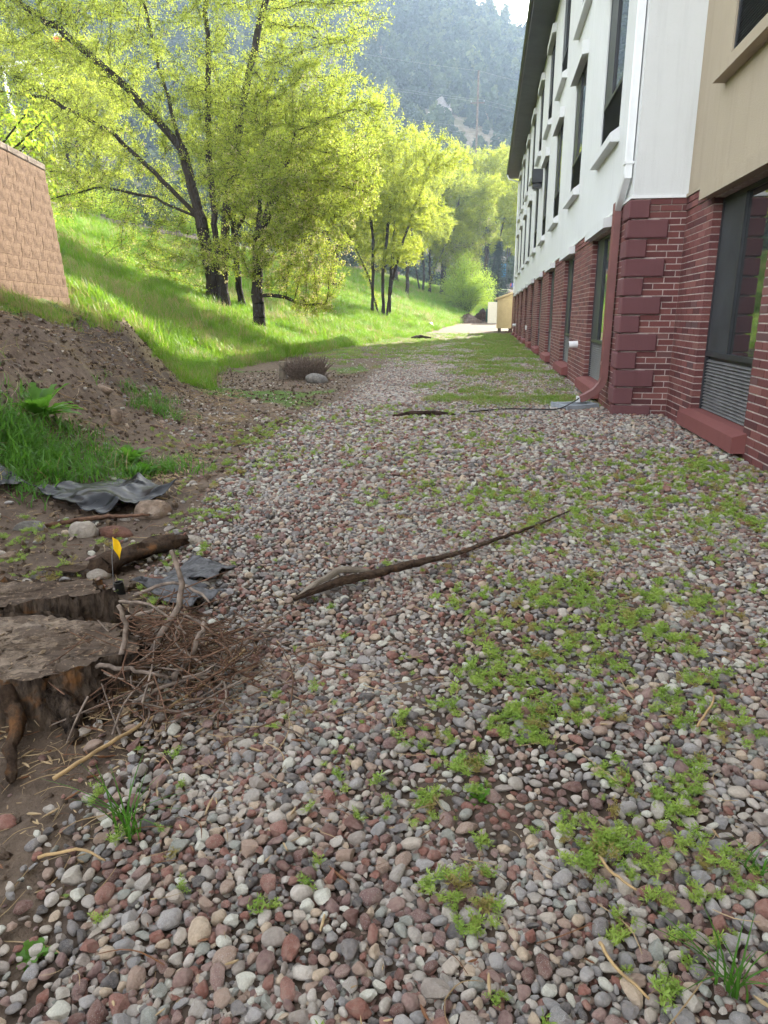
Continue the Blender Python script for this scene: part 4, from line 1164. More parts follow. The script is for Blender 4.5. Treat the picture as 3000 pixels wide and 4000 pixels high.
# spruce
def spruce():
    r = np.random.default_rng(9); root = empty('spruce_tree'); Hh = 8.6
    build('trunk', *tubes(np.array([[0, 0, 0.]]), np.array([[0, 0, Hh]]), np.array([.16]), np.array([.02]), 8), M['bark'], root, smooth=True)
    LP = []; A = []; B = []
    for w in range(26):
        z = .5 + (Hh - .7) * w / 26; L = (1 - z / Hh) * 2.5 + .25; nb = 9
        for i in range(nb):
            a = i * 6.28 / nb + w * 1.1 + r.normal(0, .15); l = L * r.uniform(.8, 1.1)
            p = np.array([0, 0, z]); q = p + np.array([math.cos(a) * l, math.sin(a) * l, -.22 * l + .12 * l * l * .3])
            A.append(p); B.append(q)
            t = r.random(60) ** .7; pts = p + (q - p) * t[:, None]; side = np.array([-math.sin(a), math.cos(a), 0])
            LP.append(pts + side * r.normal(0, .16, 60)[:, None] * (1.1 - t)[:, None] + r.normal(0, .05, (60, 3)))
    V, F = tubes(np.array(A), np.array(B), np.full(len(A), .02), np.full(len(A), .006), 3); build('branch_whorls', V, F, M['bark'], root)
    LP = np.vstack(LP); V, T = leaves(LP, .17, r, .5, .3)
    build('crown', V, T, M['needle'], root, attrs={'tint': ('POINT', np.repeat(r.random(len(LP)) * .9, 4))})
    root.location = (1.1, 98.0, g1(1.1, 98.0) - .2); tag(root, 'dark blue green spruce standing behind the shed', 'tree')
spruce()

# ------------------------------------------------------------------ hill vegetation and rocks (far-off, one mass)
def juniper_shape(seed, tall):
    r = np.random.default_rng(seed); n = 420
    v = r.normal(size=(n, 3)); v /= np.linalg.norm(v, axis=1)[:, None]; v *= r.uniform(.55, 1.0, n)[:, None]
    bump = 1 + .25 * np.sin(v[:, 0] * 4 + seed) * np.cos(v[:, 1] * 5)
    P = v * bump[:, None] * np.array([.5, .5, .5 * tall]); P[:, 2] += .5 * tall
    P[:, :2] *= np.clip(1.25 - P[:, 2:3] / tall * .8, .3, 1)
    V, T = leaves(P, .26, r, .1, .9)
    return build('juniper_shape', V, T, M['juniper'])
JUN = proto_collection('juniper_shapes', [juniper_shape(i, t) for i, t in enumerate((1.0, 1.2, 1.5, .8, 1.9, .7))])
def hill_cover():
    N = 24000
    u = 34 + 262 * rng.random(N) ** .75; w = rng.uniform(-210, 190, N)
    x = w * math.cos(HB) - u * math.sin(HB); y = w * math.sin(HB) + u * math.cos(HB)
    dens = np.interp(u, [34, 110, 150, 180, 230, 296], [.35, .45, .55, .75, .9, 1]) * sst((fbm(w, u, 16, 101) - .31) / .16)
    z = np.maximum(hill_z(x, y), terrain(x, y)); k = (rng.random(N) < dens) & in_view(x, y, z, .05) & ((hill_z(x, y) > terrain(x, y) - .5) | (x < crest(y) - 11))
    x, y, z, u = x[k], y[k], z[k], u[k]; n = len(x)
    s = rng.uniform(1.6, 4.6, n) * np.interp(u, [34, 120, 170, 300], [.35, .55, 1.0, 1.25])
    tint = rng.random(n) * np.where(rng.random(n) < .06, 1, .86)
    o = scatter('hill_scrub', JUN, np.stack([x, y, z - .2], 1), np.stack([rng.normal(0, .08, n), rng.normal(0, .08, n), rng.uniform(0, 6.28, n)], 1),
            np.stack([s * rng.uniform(.8, 1.15, n), s * rng.uniform(.8, 1.15, n), s], 1), rng.integers(0, 6, n), tint, label='dark juniper scrub covering the far hillside', cat='scrub')
    # pale rocks low on the slope
    N = 5200
    u = 40 + 180 * rng.random(N); w = rng.uniform(-170, 160, N)
    x = w * math.cos(HB) - u * math.sin(HB); y = w * math.sin(HB) + u * math.cos(HB); z = np.maximum(hill_z(x, y), terrain(x, y))
    k = (fbm(w, u, 16, 111) > .53) & in_view(x, y, z, .03) & ((u > 132) | (x < crest(y) - 11)); x, y, z = x[k], y[k], z[k]; n = len(x)
    s = (rng.gamma(2.2, .38, n) + .25) * np.interp(hill_u(x, y), [60, 130, 150], [.3, .4, 1])
    scatter('hill_rocks', ROCKS, np.stack([x, y, z], 1), rng.uniform(0, 6.28, (n, 3)), np.repeat(s[:, None], 3, 1), rng.integers(0, 5, n), rng.random(n), label='pale rocks strewn over the lower hillside', cat='rocks')
rk = []
for i, mname in enumerate(('rock_pale', 'rock_grey', 'rock_tan', 'rock_pale', 'rock_grey')):
    V, F = stone_shape(300 + i, 1.0, ICO2, .6); rk.append(build('rock_shape', V, F, M[mname]))
ROCKS = proto_collection('rock_shapes', rk)
hill_cover()
# a few light green trees on the hillside
for (x, y, sc, lb) in ((-24, 186, 1.0, 'small light green tree alone on the rocky hillside'), (4, 160, .95, 'pale green tree low on the hillside above the power pole'), (13, 165, 1.0, 'light green tree on the hillside beside the roof edge')):
    z = float(hill_z(np.array([x]), np.array([y]))[0]); copy_tree(t2, (x, y, z - .3), random.uniform(0, 6), (sc, sc, sc * .85), lb)

# power pole with its wires
pp = empty('power_pole', (-2.6, 112, 4.5)); tag(pp, 'tall thin wooden power pole in front of the hillside', 'pole')
PZ0 = g1(-2.6, 112) - .5; PZ1 = 34.2
adopt(MB().tube([(-2.6, 112, PZ0), (-2.6, 112, PZ1)], np.array([.2, .13]), 10).build('pole', M['wood_post'], smooth=True), pp)
adopt(MB().bbox(-3.6, -1.6, 111.92, 112.04, PZ1 - 4.1, PZ1 - 3.95, .01).build('cross_arm', M['wood_post']), pp)
for dx in (-.9, .9): adopt(MB().tube([(-2.6 + dx, 112, PZ1 - 3.95), (-2.6 + dx, 112, PZ1 - 3.7)], .05, 8).build('insulator', M['concrete_grey']), pp)
wr = empty('power_lines', (-2.6, 112, PZ1)); tag(wr, 'thin power lines sagging from the pole across the hillside', 'wires')
for dz, dx in ((0, 0), (-3.7, -.9), (-3.7, .9), (-7.2, 0), (-8.0, 0)):
    for (ex, ey, ez) in ((-52, 104, PZ1 + 9.5), (48, 118, PZ1 - 8)):
        p = []
        for i in range(17):
            t = i / 16; p.append((-2.6 + dx + (ex + 2.6) * t, 112 + (ey - 112) * t, PZ1 + dz + (ez - PZ1) * t - 5.0 * t * (1 - t)))
        adopt(MB().tube(p, .009, 4).build('wire', M['wire_metal']), wr)
# pipe on two posts, up left behind the limbs
gp = empty('pipe_gantry', (-47, 60, 12)); tag(gp, 'white pipe carried on two pale posts on the slope behind the bare limbs', 'pipe')
for (x0, x1, z0, z1) in ((-40.2, -41.3, 16.2, 21.4), (-37.2, -38.0, 16.8, 21.6)):
    adopt(MB().tube([(x0, 62, z0 - 3), (x1, 62, z1)], .15, 10).build('post', M['metal_white'], smooth=True), gp)
adopt(MB().tube([(-52, 61.9, 20.9), (-36.0, 62.0, 21.2)], .09, 10).build('pipe', M['metal_white'], smooth=True), gp)
adopt(MB().tube([(-42, 61.7, 21.4), (-37.6, 61.8, 21.6)], .2, 10).build('cover', M['metal_white'], smooth=True), gp)
dr = empty('traffic_drum', (-35.9, 62, 21.9)); tag(dr, 'orange and white traffic drum high on the slope among the leaves', 'drum')
adopt(MB().tube([(-35.9, 62, 22.2), (-35.9, 62, 23.3)], np.array([.5, .42]), 14).build('body', M['orange_plastic'], smooth=True), dr)
adopt(MB().tube([(-35.9, 62, 23.3), (-35.9, 62, 23.55)], np.array([.42, .3]), 14).build('band', M['metal_white'], smooth=True), dr)

# ------------------------------------------------------------------ shed, enclosure, piles, truck, sign
sh = empty('shed', (1.2, 51.4, 0)); tag(sh, 'tan wooden shed with a sloping roof raised on blocks past the building', 'shed')
SX0, SX1, SY0, SY1 = .62, 2.9, 51.3, 54.0
Z0 = .42
mb = MB()
V = [(SX0, SY0, Z0), (SX1, SY0, Z0), (SX1, SY0, 3.15), (SX0, SY0, 2.35), (SX0, SY1, Z0), (SX1, SY1, Z0), (SX1, SY1, 3.15), (SX0, SY1, 2.35)]
mb.add(V, [(0, 1, 2, 3), (5, 4, 7, 6), (4, 0, 3, 7), (1, 5, 6, 2)]); adopt(mb.build('wall', M['shed_tan']), sh)
for i in range(9):
    x = SX0 + .12 + i * .25
    adopt(MB().box(x, x + .012, SY0 - .007, SY0 + .01, Z0 + .02, 2.3).build('batten', M['shed_trim']), sh)
adopt(MB().box(SX0 - .01, SX0 + .09, SY0 - .018, SY0 + .05, Z0, 2.33).build('corner_board', M['shed_trim']), sh)
adopt(MB().box(SX0 + .09, SX1, SY0 - .02, SY0 + .02, 2.3, 2.38).build('frieze_board', M['shed_trim']), sh)
rfm = MB(); rfm.add([(SX0 - .18, SY0 - .15, 2.30), (SX1 + .1, SY0 - .15, 3.22), (SX1 + .1, SY0 - .15, 3.34), (SX0 - .18, SY0 - .15, 2.42), (SX0 - .18, SY1 + .15, 2.30), (SX1 + .1, SY1 + .15, 3.22), (SX1 + .1, SY1 + .15, 3.34), (SX0 - .18, SY1 + .15, 2.42)],
        [(0, 1, 2, 3), (5, 4, 7, 6), (4, 0, 3, 7), (3, 2, 6, 7), (0, 4, 5, 1), (1, 5, 6, 2)]); adopt(rfm.build('roof', M['shed_trim']), sh)
for x in (SX0 + .1, 1.5, 2.5): adopt(MB().bbox(x, x + .2, SY0 + .15, SY1 - .1, 0.02, Z0 - .01, .01).build('skid', M['wood_post']), sh)
en = MB().bbox(-.05, 1.9, 70.0, 70.25, .3, 2.5, .02).bbox(-.05, .2, 70.26, 74, .3, 2.5, .02).build('enclosure_wall', M['stucco_cream'])
tag(en, 'cream stucco enclosure wall left of the tan shed', 'wall')
def pile(name, x, y, rx, ry, h, mat, seed, label, cat):
    n, m = 40, 16; V = []
    for i in range(m + 1):
        t = i / m
        for j in range(n):
            a = j * 2 * math.pi / n; k = 1 + .12 * math.sin(a * 3 + seed) + .07 * math.sin(a * 7 + seed * 2)
            X = x + rx * t * k * math.cos(a); Y = y + ry * t * k * math.sin(a)
            V.append((X, Y, h * max(0, (1 - t ** 1.15)) + .09 * h * rng.normal() * (t < .97)))
    V = np.array(V); V[:, 2] += gz(V[:, 0], V[:, 1]) - .02
    F = [(i * n + j, i * n + (j + 1) % n, (i + 1) * n + (j + 1) % n, (i + 1) * n + j) for i in range(m) for j in range(n)]
    return tag(build(name, V, np.array(F)[:, ::-1], mat), label, cat)
pile('mulch_pile', -1.9, 70.5, 1.35, 1.4, .85, M['mulch'], 1, 'brown heap of wood mulch in front of the willow bush', 'pile')
pile('mulch_pile', -.55, 75.5, 1.1, 1.2, 1.2, M['wood_chip_dark'], 4, 'darker heap of chips against the cream enclosure wall', 'pile')
tag(MB().bbox(-.22, .25, 73.6, 74.2, .6, 1.9, .03).build('green_bin', M['bin_green']), 'dark green bin half hidden behind the cream enclosure wall', 'bin')
# blue pickup on the road beyond
tk = empty('pickup_truck', (4.4, 124, 5.2)); tag(tk, 'blue pickup truck parked beyond the shed', 'truck')
tz = float(terrain(4.4, 124.0)); TX, TY = 4.5, 124.0
adopt(MB().bbox(TX - 1.0, TX + 4.6, TY - .95, TY + .95, tz + .55, tz + 1.25, .08).build('body', M['car_blue']), tk)
adopt(MB().prism([(TX + 1.1, tz + 1.24), (TX + 1.35, tz + 1.85), (TX + 2.9, tz + 1.85), (TX + 3.5, tz + 1.24)][::-1], TY - .85, TY + .85).build('cab', M['glass']), tk)
for dy in (-.8, .8):
    adopt(MB().bbox(TX - 1.03, TX - .9, TY + dy - .13, TY + dy + .13, tz + .75, tz + 1.2, .02).build('tail_lamp', M['lamp_red']), tk)
    for dx in (0.0, 3.5): adopt(MB().tube([(TX + dx, TY + dy - .14, tz + .38), (TX + dx, TY + dy + .14, tz + .38)], .38, 16).build('wheel', M['tyre']), tk)
sg = empty('banner_sign', (2.6, 118, 4)); tag(sg, 'blue banner sign on a thin pole above the pickup', 'sign')
bz = float(terrain(2.6, 118.0))
adopt(MB().tube([(2.6, 118, bz), (2.6, 118, bz + 8.5)], .07, 8).build('pole', M['metal_dark'], smooth=True), sg)
adopt(MB().bbox(1.75, 2.5, 117.95, 118.0, bz + 1.9, bz + 3.9, .01).build('banner', M['sign_blue']), sg)

# ------------------------------------------------------------------ grasses and weeds (uncountable, scattered)
def blades(n, h, spread, w, r, bend=.5, seg=3):
    V = []; Q = []
    for i in range(n):
        a = r.uniform(0, 6.28); p = np.array([r.normal(0, spread), r.normal(0, spread), 0]); L = h * r.uniform(.55, 1.1); b = bend * r.uniform(.3, 1.3)
        d = np.array([math.cos(a), math.sin(a), 0]); s = np.array([-d[1], d[0], 0]); k = len(V)
        for j in range(seg + 1):
            t = j / seg; c = p + d * L * b * t * t + np.array([0, 0, L * t * (1 - .25 * b * t)]); ww = w * (1 - t) ** .7 + .0004
            V += [c - s * ww / 2, c + s * ww / 2]
        for j in range(seg): Q.append((k + 2 * j, k + 2 * j + 1, k + 2 * j + 3, k + 2 * j + 2))
    return np.array(V), np.array(Q)
def tufts(name, mat, n, h, spread, w, count, bend=.5):
    out = []
    for i in range(count):
        V, Q = blades(n, h, spread, w, np.random.default_rng(500 + i + int(h * 1000)), bend); out.append(build(name, V, Q, mat))
    return proto_collection(name, out)
TALL = tufts('tall_tuft_shape', M['bank_grass'], 34, .30, .10, .010, 4)
LUSH = tufts('lush_tuft_shape', M['lush_grass'], 14, .17, .06, .010, 4, 1.0)
LAWN = tufts('lawn_tuft_shape', M['lawn_grass'], 26, .075, .045, .005, 4, .8)
def up_rot(n, tilt=.12): return np.stack([rng.normal(0, tilt, n), rng.normal(0, tilt, n), rng.uniform(0, 6.28, n)], 1)
def bank_grass():
    N = 150000
    y = 5.5 + 95 * rng.random(N) ** 1.7; T = toe(y); C = crest(y); x = T + .5 - (T - C + 1.0) * rng.random(N) ** 1.15
    n_ = fbm(x, y, 1.6, 21); z = gz(x, y); zt = terrain(x, y)
    nearbank = 1 - sst((y - 11.2 + (n_ - .5) * 3) / 1.8)
    pr = np.clip(1 - nearbank * (1 - sst((zt - 1.12 + (n_ - .5) * .3) / .25)), 0, 1)
    pr *= .18 + .82 * sst((fbm(x, y, .8, 121) - .38) / .12)
    pr *= sst((T - x + .5) / .7)
    k = (rng.random(N) < pr) & in_view(x, y, z, .04)
    # not inside the block wall
    d = (x - WE[0]) * WN[0] + (y - WE[1]) * WN[1]; s = (x - WE[0]) * WDIR[0] + (y - WE[1]) * WDIR[1]
    k &= ~((d < .0) & (s > 0.0))
    x, y, z = x[k], y[k], z[k]; n = len(x); dist = camdist(x, y)
    sc = rng.uniform(.4, 1.25, n) * np.interp(dist, [6, 15, 40, 90], [.42, .64, 1.05, 1.45]) * (.35 + 1.3 * fbm(x, y, 1.8, 131))
    scatter('bank_grass', TALL, np.stack([x, y, z - .01], 1), up_rot(n), np.stack([sc * 1.5, sc * 1.5, sc], 1), rng.integers(0, 4, n), np.clip(rng.random(n) + .5 * (fbm(x, y, 3.0, 191) > .62) * rng.random(n), 0, 1), label='bright green grass covering the bank under the trees', cat='grass')
bank_grass()
def lawn():
    N = 90000
    y = 9.6 + 40 * rng.random(N) ** 1.6; x = rng.uniform(-5.5, 1.6, N)
    n_ = fbm(x, y, 1.6, 21)
    a = sst((y - 9.8) / 1.5) * sst((x + 1.1 + (n_ - .5) * 2.2) / .7) * sst((1.62 - x) / .12 + (n_ - .5) * 1.5)
    b = sst((y - 16) / 8) * np.clip(.2 + .9 * (n_ - .38), 0, 1)
    pr = np.clip(np.maximum(a * .42, b * .5), 0, 1) * (x > toe(y) - .2) * (.10 + .80 * sst((fbm(x, y, .7, 161) - .46) / .14))
    k = (rng.random(N) < pr) & in_view(x, y, 0, .03); x, y = x[k], y[k]; n = len(x)
    sc = rng.uniform(.5, 1.2, n) * np.interp(y, [10, 20, 45], [.8, 1.0, 1.5])
    scatter('lawn_grass', LAWN, np.stack([x, y, gz(x, y)], 1), up_rot(n), np.stack([sc * 1.3, sc * 1.3, sc], 1), rng.integers(0, 4, n), rng.random(n), label='short thin grass growing on the strip along the building', cat='grass')
lawn()
def lush():
    x = np.concatenate([rng.normal(-3.34, .22, 300), rng.normal(-3.0, .16, 60), rng.normal(-3.3, .3, 60), rng.normal(-2.72, .16, 30), rng.normal(-3.9, .22, 50)])
    y = np.concatenate([rng.normal(4.75, .24, 300), rng.normal(4.45, .14, 60), rng.normal(5.4, .2, 60), rng.normal(5.35, .2, 30), rng.normal(7.9, .25, 50)])
    k = (x > -4.6) & ~((np.abs(x + 2.55) < .42) & (np.abs(y - 4.4) < .32)); x, y = x[k], y[k]; n = len(x)
    sc = rng.uniform(.45, 1.15, n)
    scatter('lush_grass', LUSH, np.stack([x, y, gz(x, y) - .01], 1), up_rot(n, .25), np.repeat(sc[:, None], 3, 1), rng.integers(0, 4, n), rng.random(n), label='lush green grass clump beside the black plastic sheet', cat='grass')
lush()
def weed_shape(seed, h=.045, n=9):
    """small feathery weed: thin stems with whorls of narrow leaflets"""
    r = np.random.default_rng(seed); V = []; T = []
    for i in range(n):
        a = r.uniform(0, 6.28); L = h * r.uniform(.6, 1.3); lean = r.uniform(.2, 1.0); d = np.array([math.cos(a) * lean, math.sin(a) * lean, 1]); d /= np.linalg.norm(d)
        tip = d * L
        for t in (.55, .8, 1.0):
            c = d * L * t
            for j in range(5):
                b = r.uniform(0, 6.28); q = np.array([math.cos(b), math.sin(b), r.uniform(.2, .9)]); q /= np.linalg.norm(q); l = h * .36 * r.uniform(.7, 1.2)
                s = np.cross(q, r.normal(size=3)); s /= np.linalg.norm(s); k = len(V)
                V += [c, c + q * l * .6 + s * l * .12, c + q * l, c + q * l * .6 - s * l * .12]; T += [(k, k + 1, k + 2), (k, k + 2, k + 3)]
        s = np.array([-d[1], d[0], 0]); s /= np.linalg.norm(s) + 1e-6; k = len(V); V += [s * .0008, -s * .0008, tip]; T += [(k, k + 1, k + 2)]
    return build('weed_shape', np.array(V), np.array(T), M['weed_leaf'])
WEED = proto_collection('weed_shapes', [weed_shape(700 + i, .045 + .006 * i) for i in range(5)])
def weeds():
    # patches: centre, half axes, heading, amount
    pt = [(.28, 2.35, .34, .85, -.55, 620), (.62, 2.0, .22, .42, -.2, 300), (.1, 2.05, .16, .28, 0, 260), (.52, 1.55, .16, .28, 0, 130), (.0, 1.28, .07, .3, .1, 150), (.3, 1.35, .05, .2, .2, 60), (.7, 2.7, .3, .3, 0, 260),
          (.15, 3.0, .25, .25, 0, 190), (.35, 3.6, .3, .35, 0, 130), (.3, 4.5, .55, .45, -.5, 520), (.9, 4.9, .5, .5, 0, 320), (1.5, 5.3, .42, .75, -.2, 820), (1.75, 4.5, .4, .5, 0, 360), (1.75, 6.2, .35, .45, 0, 350), (-.1, 5.1, .5, .3, 0, 200),
          (-.3, 6.6, .5, .3, .3, 190), (.1, 7.2, .4, .3, .3, 150), (-1.6, 8.3, .5, .35, 0, 200), (-.5, 8.8, .6, .3, 0, 160), (-1.2, 9.6, .6, .3, 0, 160), (-2.0, 5.6, .25, .9, -.4, 260), (-2.3, 7.2, .3, .7, -.3, 260), (-1.75, 4.2, .15, .3, 0, 90),
          (-1.9, 3.4, .3, .2, 0, 90), (-2.35, 3.15, .3, .25, 0, 130), (-1.45, 2.75, .12, .08, 0, 70), (-2.6, 3.6, .3, .2, 0, 90), (-.55, 3.4, .06, .06, 0, 30), (-2.9, 6.4, .3, .5, 0, 130), (.9, 3.1, .5, .5, 0, 120), (.2, 2.5, 1.2, 1.6, 0, 260), (.9, 3.6, .8, 1.2, 0, 320), (.6, 6.0, 1.0, 1.4, 0, 420), (-.6, 7.5, 1.2, 1.6, 0, 300)]
    X = []; Y = []
    for cx, cy_, a, b, h, n in pt:
        n = int(n * .9); u = rng.normal(0, a * .85, n); v = rng.normal(0, b * .85, n); X.append(cx + u * math.cos(h) + v * -math.sin(h)); Y.append(cy_ + u * math.sin(h) + v * math.cos(h))
    x = np.concatenate(X); y = np.concatenate(Y)
    k = (x < np.where(y < YQ, XN - .06, XF - .06)) & (y > .7) & (fbm(x, y, .13, 141) > .47); x, y = x[k], y[k]; n = len(x)
    sc = rng.uniform(.28, .85, n) * np.interp(y, [1, 4, 8], [.8, .9, 1.1])
    scatter('gravel_weeds', WEED, np.stack([x, y, gz(x, y) + .016], 1), up_rot(n, .3), np.stack([sc, sc, sc * rng.uniform(.45, .9, n)], 1), rng.integers(0, 5, n), rng.random(n), label='small feathery green weeds sprouting between the river stones', cat='weeds')
weeds()
# straw, bark chips and broken twigs on the soil
def litter():
    pr = []
    for i in range(4):
        r = np.random.default_rng(800 + i); L = 1.0; b = r.normal(0, .12)
        pr.append(MB().tube(wiggle([(-.5, 0, 0), (-.1, b, .03), (.2, b * .5, .05), (.5, -b, .01)], 7), np.array([.012, .014, .014, .012, .012, .01, .006]), 4).build('straw_shape', M['straw']))
    for i in range(3):
        V, F = stone_shape(820 + i, 1.0, ICO2, .16); V = V * np.array([.16, .05, .2]); pr.append(build('chip_shape', V, F, M['straw']))
    C = proto_collection('litter_shapes', pr)
    N = 16000
    y = .7 + 9.5 * rng.random(N) ** 1.3; x = rng.uniform(-5.2, -.6, N); e = gravel_edge(y) - x
    k = in_view(x, y, .2, .03) & (rng.random(N) < np.clip(e / .3 + .25, 0, 1) * (.25 + .75 * sst((fbm(x, y, .7, 151) - .4) / .2)))
    x1, y1 = x[k], y[k]
    N = 1500; y = .7 + 5 * rng.random(N); x = rng.uniform(-1, 2, N); k = in_view(x, y) & (x > gravel_edge(y)) & (x < XN - .1); x2, y2 = x[k], y[k]
    # denser around the stump and twigs
    x3 = rng.normal(-1.05, .26, 900); y3 = rng.normal(2.05, .30, 900)
    x = np.concatenate([x1, x2, x3]); y = np.concatenate([y1, y2, y3]); n = len(x)
    dz = np.concatenate([np.full(len(x1), .006), np.full(len(x2), .028), np.full(len(x3), .02)])
    L = rng.gamma(2.0, .024, n) + .02; L = np.where(terrain(x, y) > .15, L * 2.2, L)
    scatter('ground_litter', C, np.stack([x, y, gz(x, y) + dz], 1), np.stack([rng.normal(0, .15, n), rng.normal(0, .15, n), rng.uniform(0, 6.28, n)], 1), np.stack([L, np.minimum(L, .12), np.minimum(L, .12)], 1), rng.integers(0, 7, n), rng.random(n), label='dry straw and wood chips littering the dark soil', cat='litter')
litter()
def bank_straw():
    C = bpy.data.collections['litter_shapes']; N = 5200
    y = 4.5 + 10 * rng.random(N) ** 1.1; x = toe(y) + .9 - 4.2 * rng.random(N); z = gz(x, y)
    d = (x - WE[0]) * WN[0] + (y - WE[1]) * WN[1]
    k = in_view(x, y, z, .03) & (d > .1) & (rng.random(N) < .12 + .88 * sst((fbm(x, y, .8, 181) - .46) / .12)); x, y, z = x[k], y[k], z[k]; n = len(x)
    L = rng.uniform(.12, .42, n)
    dirn = rng.normal(-.35, .5, n)
    scatter('bank_straw', C, np.stack([x, y, z + .012], 1), np.stack([rng.normal(0, .1, n), rng.normal(.1, .25, n), dirn], 1), np.stack([L, np.full(n, .18), np.full(n, .18)], 1), rng.integers(0, 4, n), rng.random(n) * .74, label='dry straw stalks lying down the dirt bank', cat='straw')
bank_straw()
def clods():
    pr = []
    for i in range(5):
        V, F = stone_shape(860 + i, 1.0, ICO2, .62); V = V * (1 + .12 * np.sin(V * 9 + i).sum(1))[:, None]; pr.append(build('clod_shape', V, F, M['clod'], smooth=False))
    C = proto_collection('clod_shapes', pr)
    N = 26000
    y = .7 + 15.5 * rng.random(N) ** 1.3; x = rng.uniform(-6, -.8, N); e = gravel_edge(y) - x; z = gz(x, y)
    k = in_view(x, y, z, .03) & (rng.random(N) < np.clip(e / .25, 0, 1) * (.3 + .7 * sst((fbm(x, y, .6, 171) - .4) / .2)))
    d = (x - WE[0]) * WN[0] + (y - WE[1]) * WN[1]; k &= d > .05
    x, y, z = x[k], y[k], z[k]; n = len(x); r_ = rng.gamma(1.5, .0055, n) + .003; r_ = np.minimum(r_ * np.where(terrain(x, y) > .1, 1.25, 1.0), .03)
    scatter('soil_clods', C, np.stack([x, y, z + r_ * .2], 1), rng.uniform(0, 6.28, (n, 3)), np.repeat(r_[:, None], 3, 1), rng.integers(0, 5, n), rng.random(n), label='dark crumbly soil clods on the bare bank and ditch', cat='soil')
    # chips and crumbs lying on the stump top
    N = 420; a = rng.uniform(0, 6.28, N); q = rng.random(N) ** .5; lx = q * .40 * np.cos(a); ly = q * .24 * np.sin(a); k = rng.random(N) < np.clip(.35 + lx * 1.6, .08, 1); lx, ly = lx[k], ly[k]; n = len(lx)
    c_, s_ = math.cos(R(28)), math.sin(R(28)); x = -1.56 + lx * c_ - ly * s_; y = 1.90 + lx * s_ + ly * c_
    r_ = rng.gamma(1.5, .0022, n) + .0015
    scatter('stump_crumbs', C, np.stack([x, y, np.full(n, .1985) - .05 * lx], 1), np.stack([rng.normal(0, .15, n), rng.normal(0, .15, n), rng.uniform(0, 6.28, n)], 1), np.stack([r_ * 2.2, r_, r_ * .5], 1), rng.integers(0, 5, n), rng.random(n), label='soil crumbs and chips lying on the cut top of the wide stump', cat='soil')
clods()

# ------------------------------------------------------------------ single small things
def boulder(name, x, y, r, s, mat, seed, label, rz=0, sink=.35, ang=.3, cat='rock', group='rocks lying on the soil'):
    V, F = stone_shape(seed, ang); V = V * np.array(s) * r
    o = build(name, V, F, mat, smooth=True); o.location = (x, y, g1(x, y) + V[:, 2].max() * (1 - sink * 2) ); o.rotation_euler = (0, 0, rz)
    return tag(o, label, cat, group)
boulder('rock', -2.13, 4.2, .12, (1, 1.0, 1.25), M['rock_tan'], 900, 'rounded brown rock at the corner of the black plastic sheet', .2)
boulder('rock', -2.31, 3.68, .085, (1, 1, 1.3), M['rock_pale'], 901, 'pale egg shaped rock on the soil beside the flat red rock', .3)
boulder('rock', -2.17, 3.76, .13, (1, .7, .9), M['rock_red'], 902, 'flat reddish rock in front of the black plastic sheet', -.1)
boulder('rock', -2.62, 3.66, .11, (1, .8, 1.2), M['rock_grey'], 903, 'rough grey rock nearest the left edge below the plastic sheet', .6, ang=1)
boulder('rock', -1.83, 3.0, .06, (1, .9, 1.2), M['rock_pale'], 904, 'pale round stone at the end of the rotten log piece', .1)
boulder('rock', -1.62, 3.62, .065, (1, .9, 1.3), M['rock_pale'], 905, 'white stone between the rotten log piece and the gravel', .8)
boulder('rock', -1.5, 2.92, .085, (1, .8, 1.0), M['rock_red'], 906, 'pinkish stone just behind the short black pipe', .2)
boulder('boulder', -3.3, 13.75, .23, (1, .9, 1.35), M['rock_grey'], 907, 'smooth grey boulder beside the cut bush stump', .1, ang=0, cat='boulder')
for i, (x, y, r, m_, lb) in enumerate(((-4.02, 7.05, .17, 'rock_tan', 'squarish tan rock high on the dirt bank'), (-4.1, 7.85, .15, 'rock_tan', 'smooth tan rock beside the squarish one on the dirt bank'), (-3.62, 6.55, .22, 'rock_tan', 'broad tan slab half buried in the dirt bank'),
        (-3.95, 4.9, .10, 'rock_pale', 'pale rock on the dirt bank above the leafy weed'), (-2.75, 9.3, .14, 'rock_tan', 'tan rock in the ditch below the bank'), (-2.6, 8.2, .15, 'rock_pale', 'white and brown slab at the gravel edge'), (-3.4, 10.2, .13, 'rock_pale', 'small pale rock in the ditch near the grass'),
        (-5.2, 12.6, .18, 'rock_pale', 'white rock lying in the grass below the bank'), (-2.5, 3.25, .08, 'rock_tan', 'small tan rock behind the stump slab'), (-1.28, 1.42, .10, 'rock_grey', 'angular grey rock at the foot of the stump'), (-.93, 1.86, .035, 'rock_pale', 'pale stone under the straw stick'))):
    boulder('rock', x, y, r * .8, (1, .8, 1.0), M[m_], 920 + i, lb, i * .9, ang=1, sink=.5)

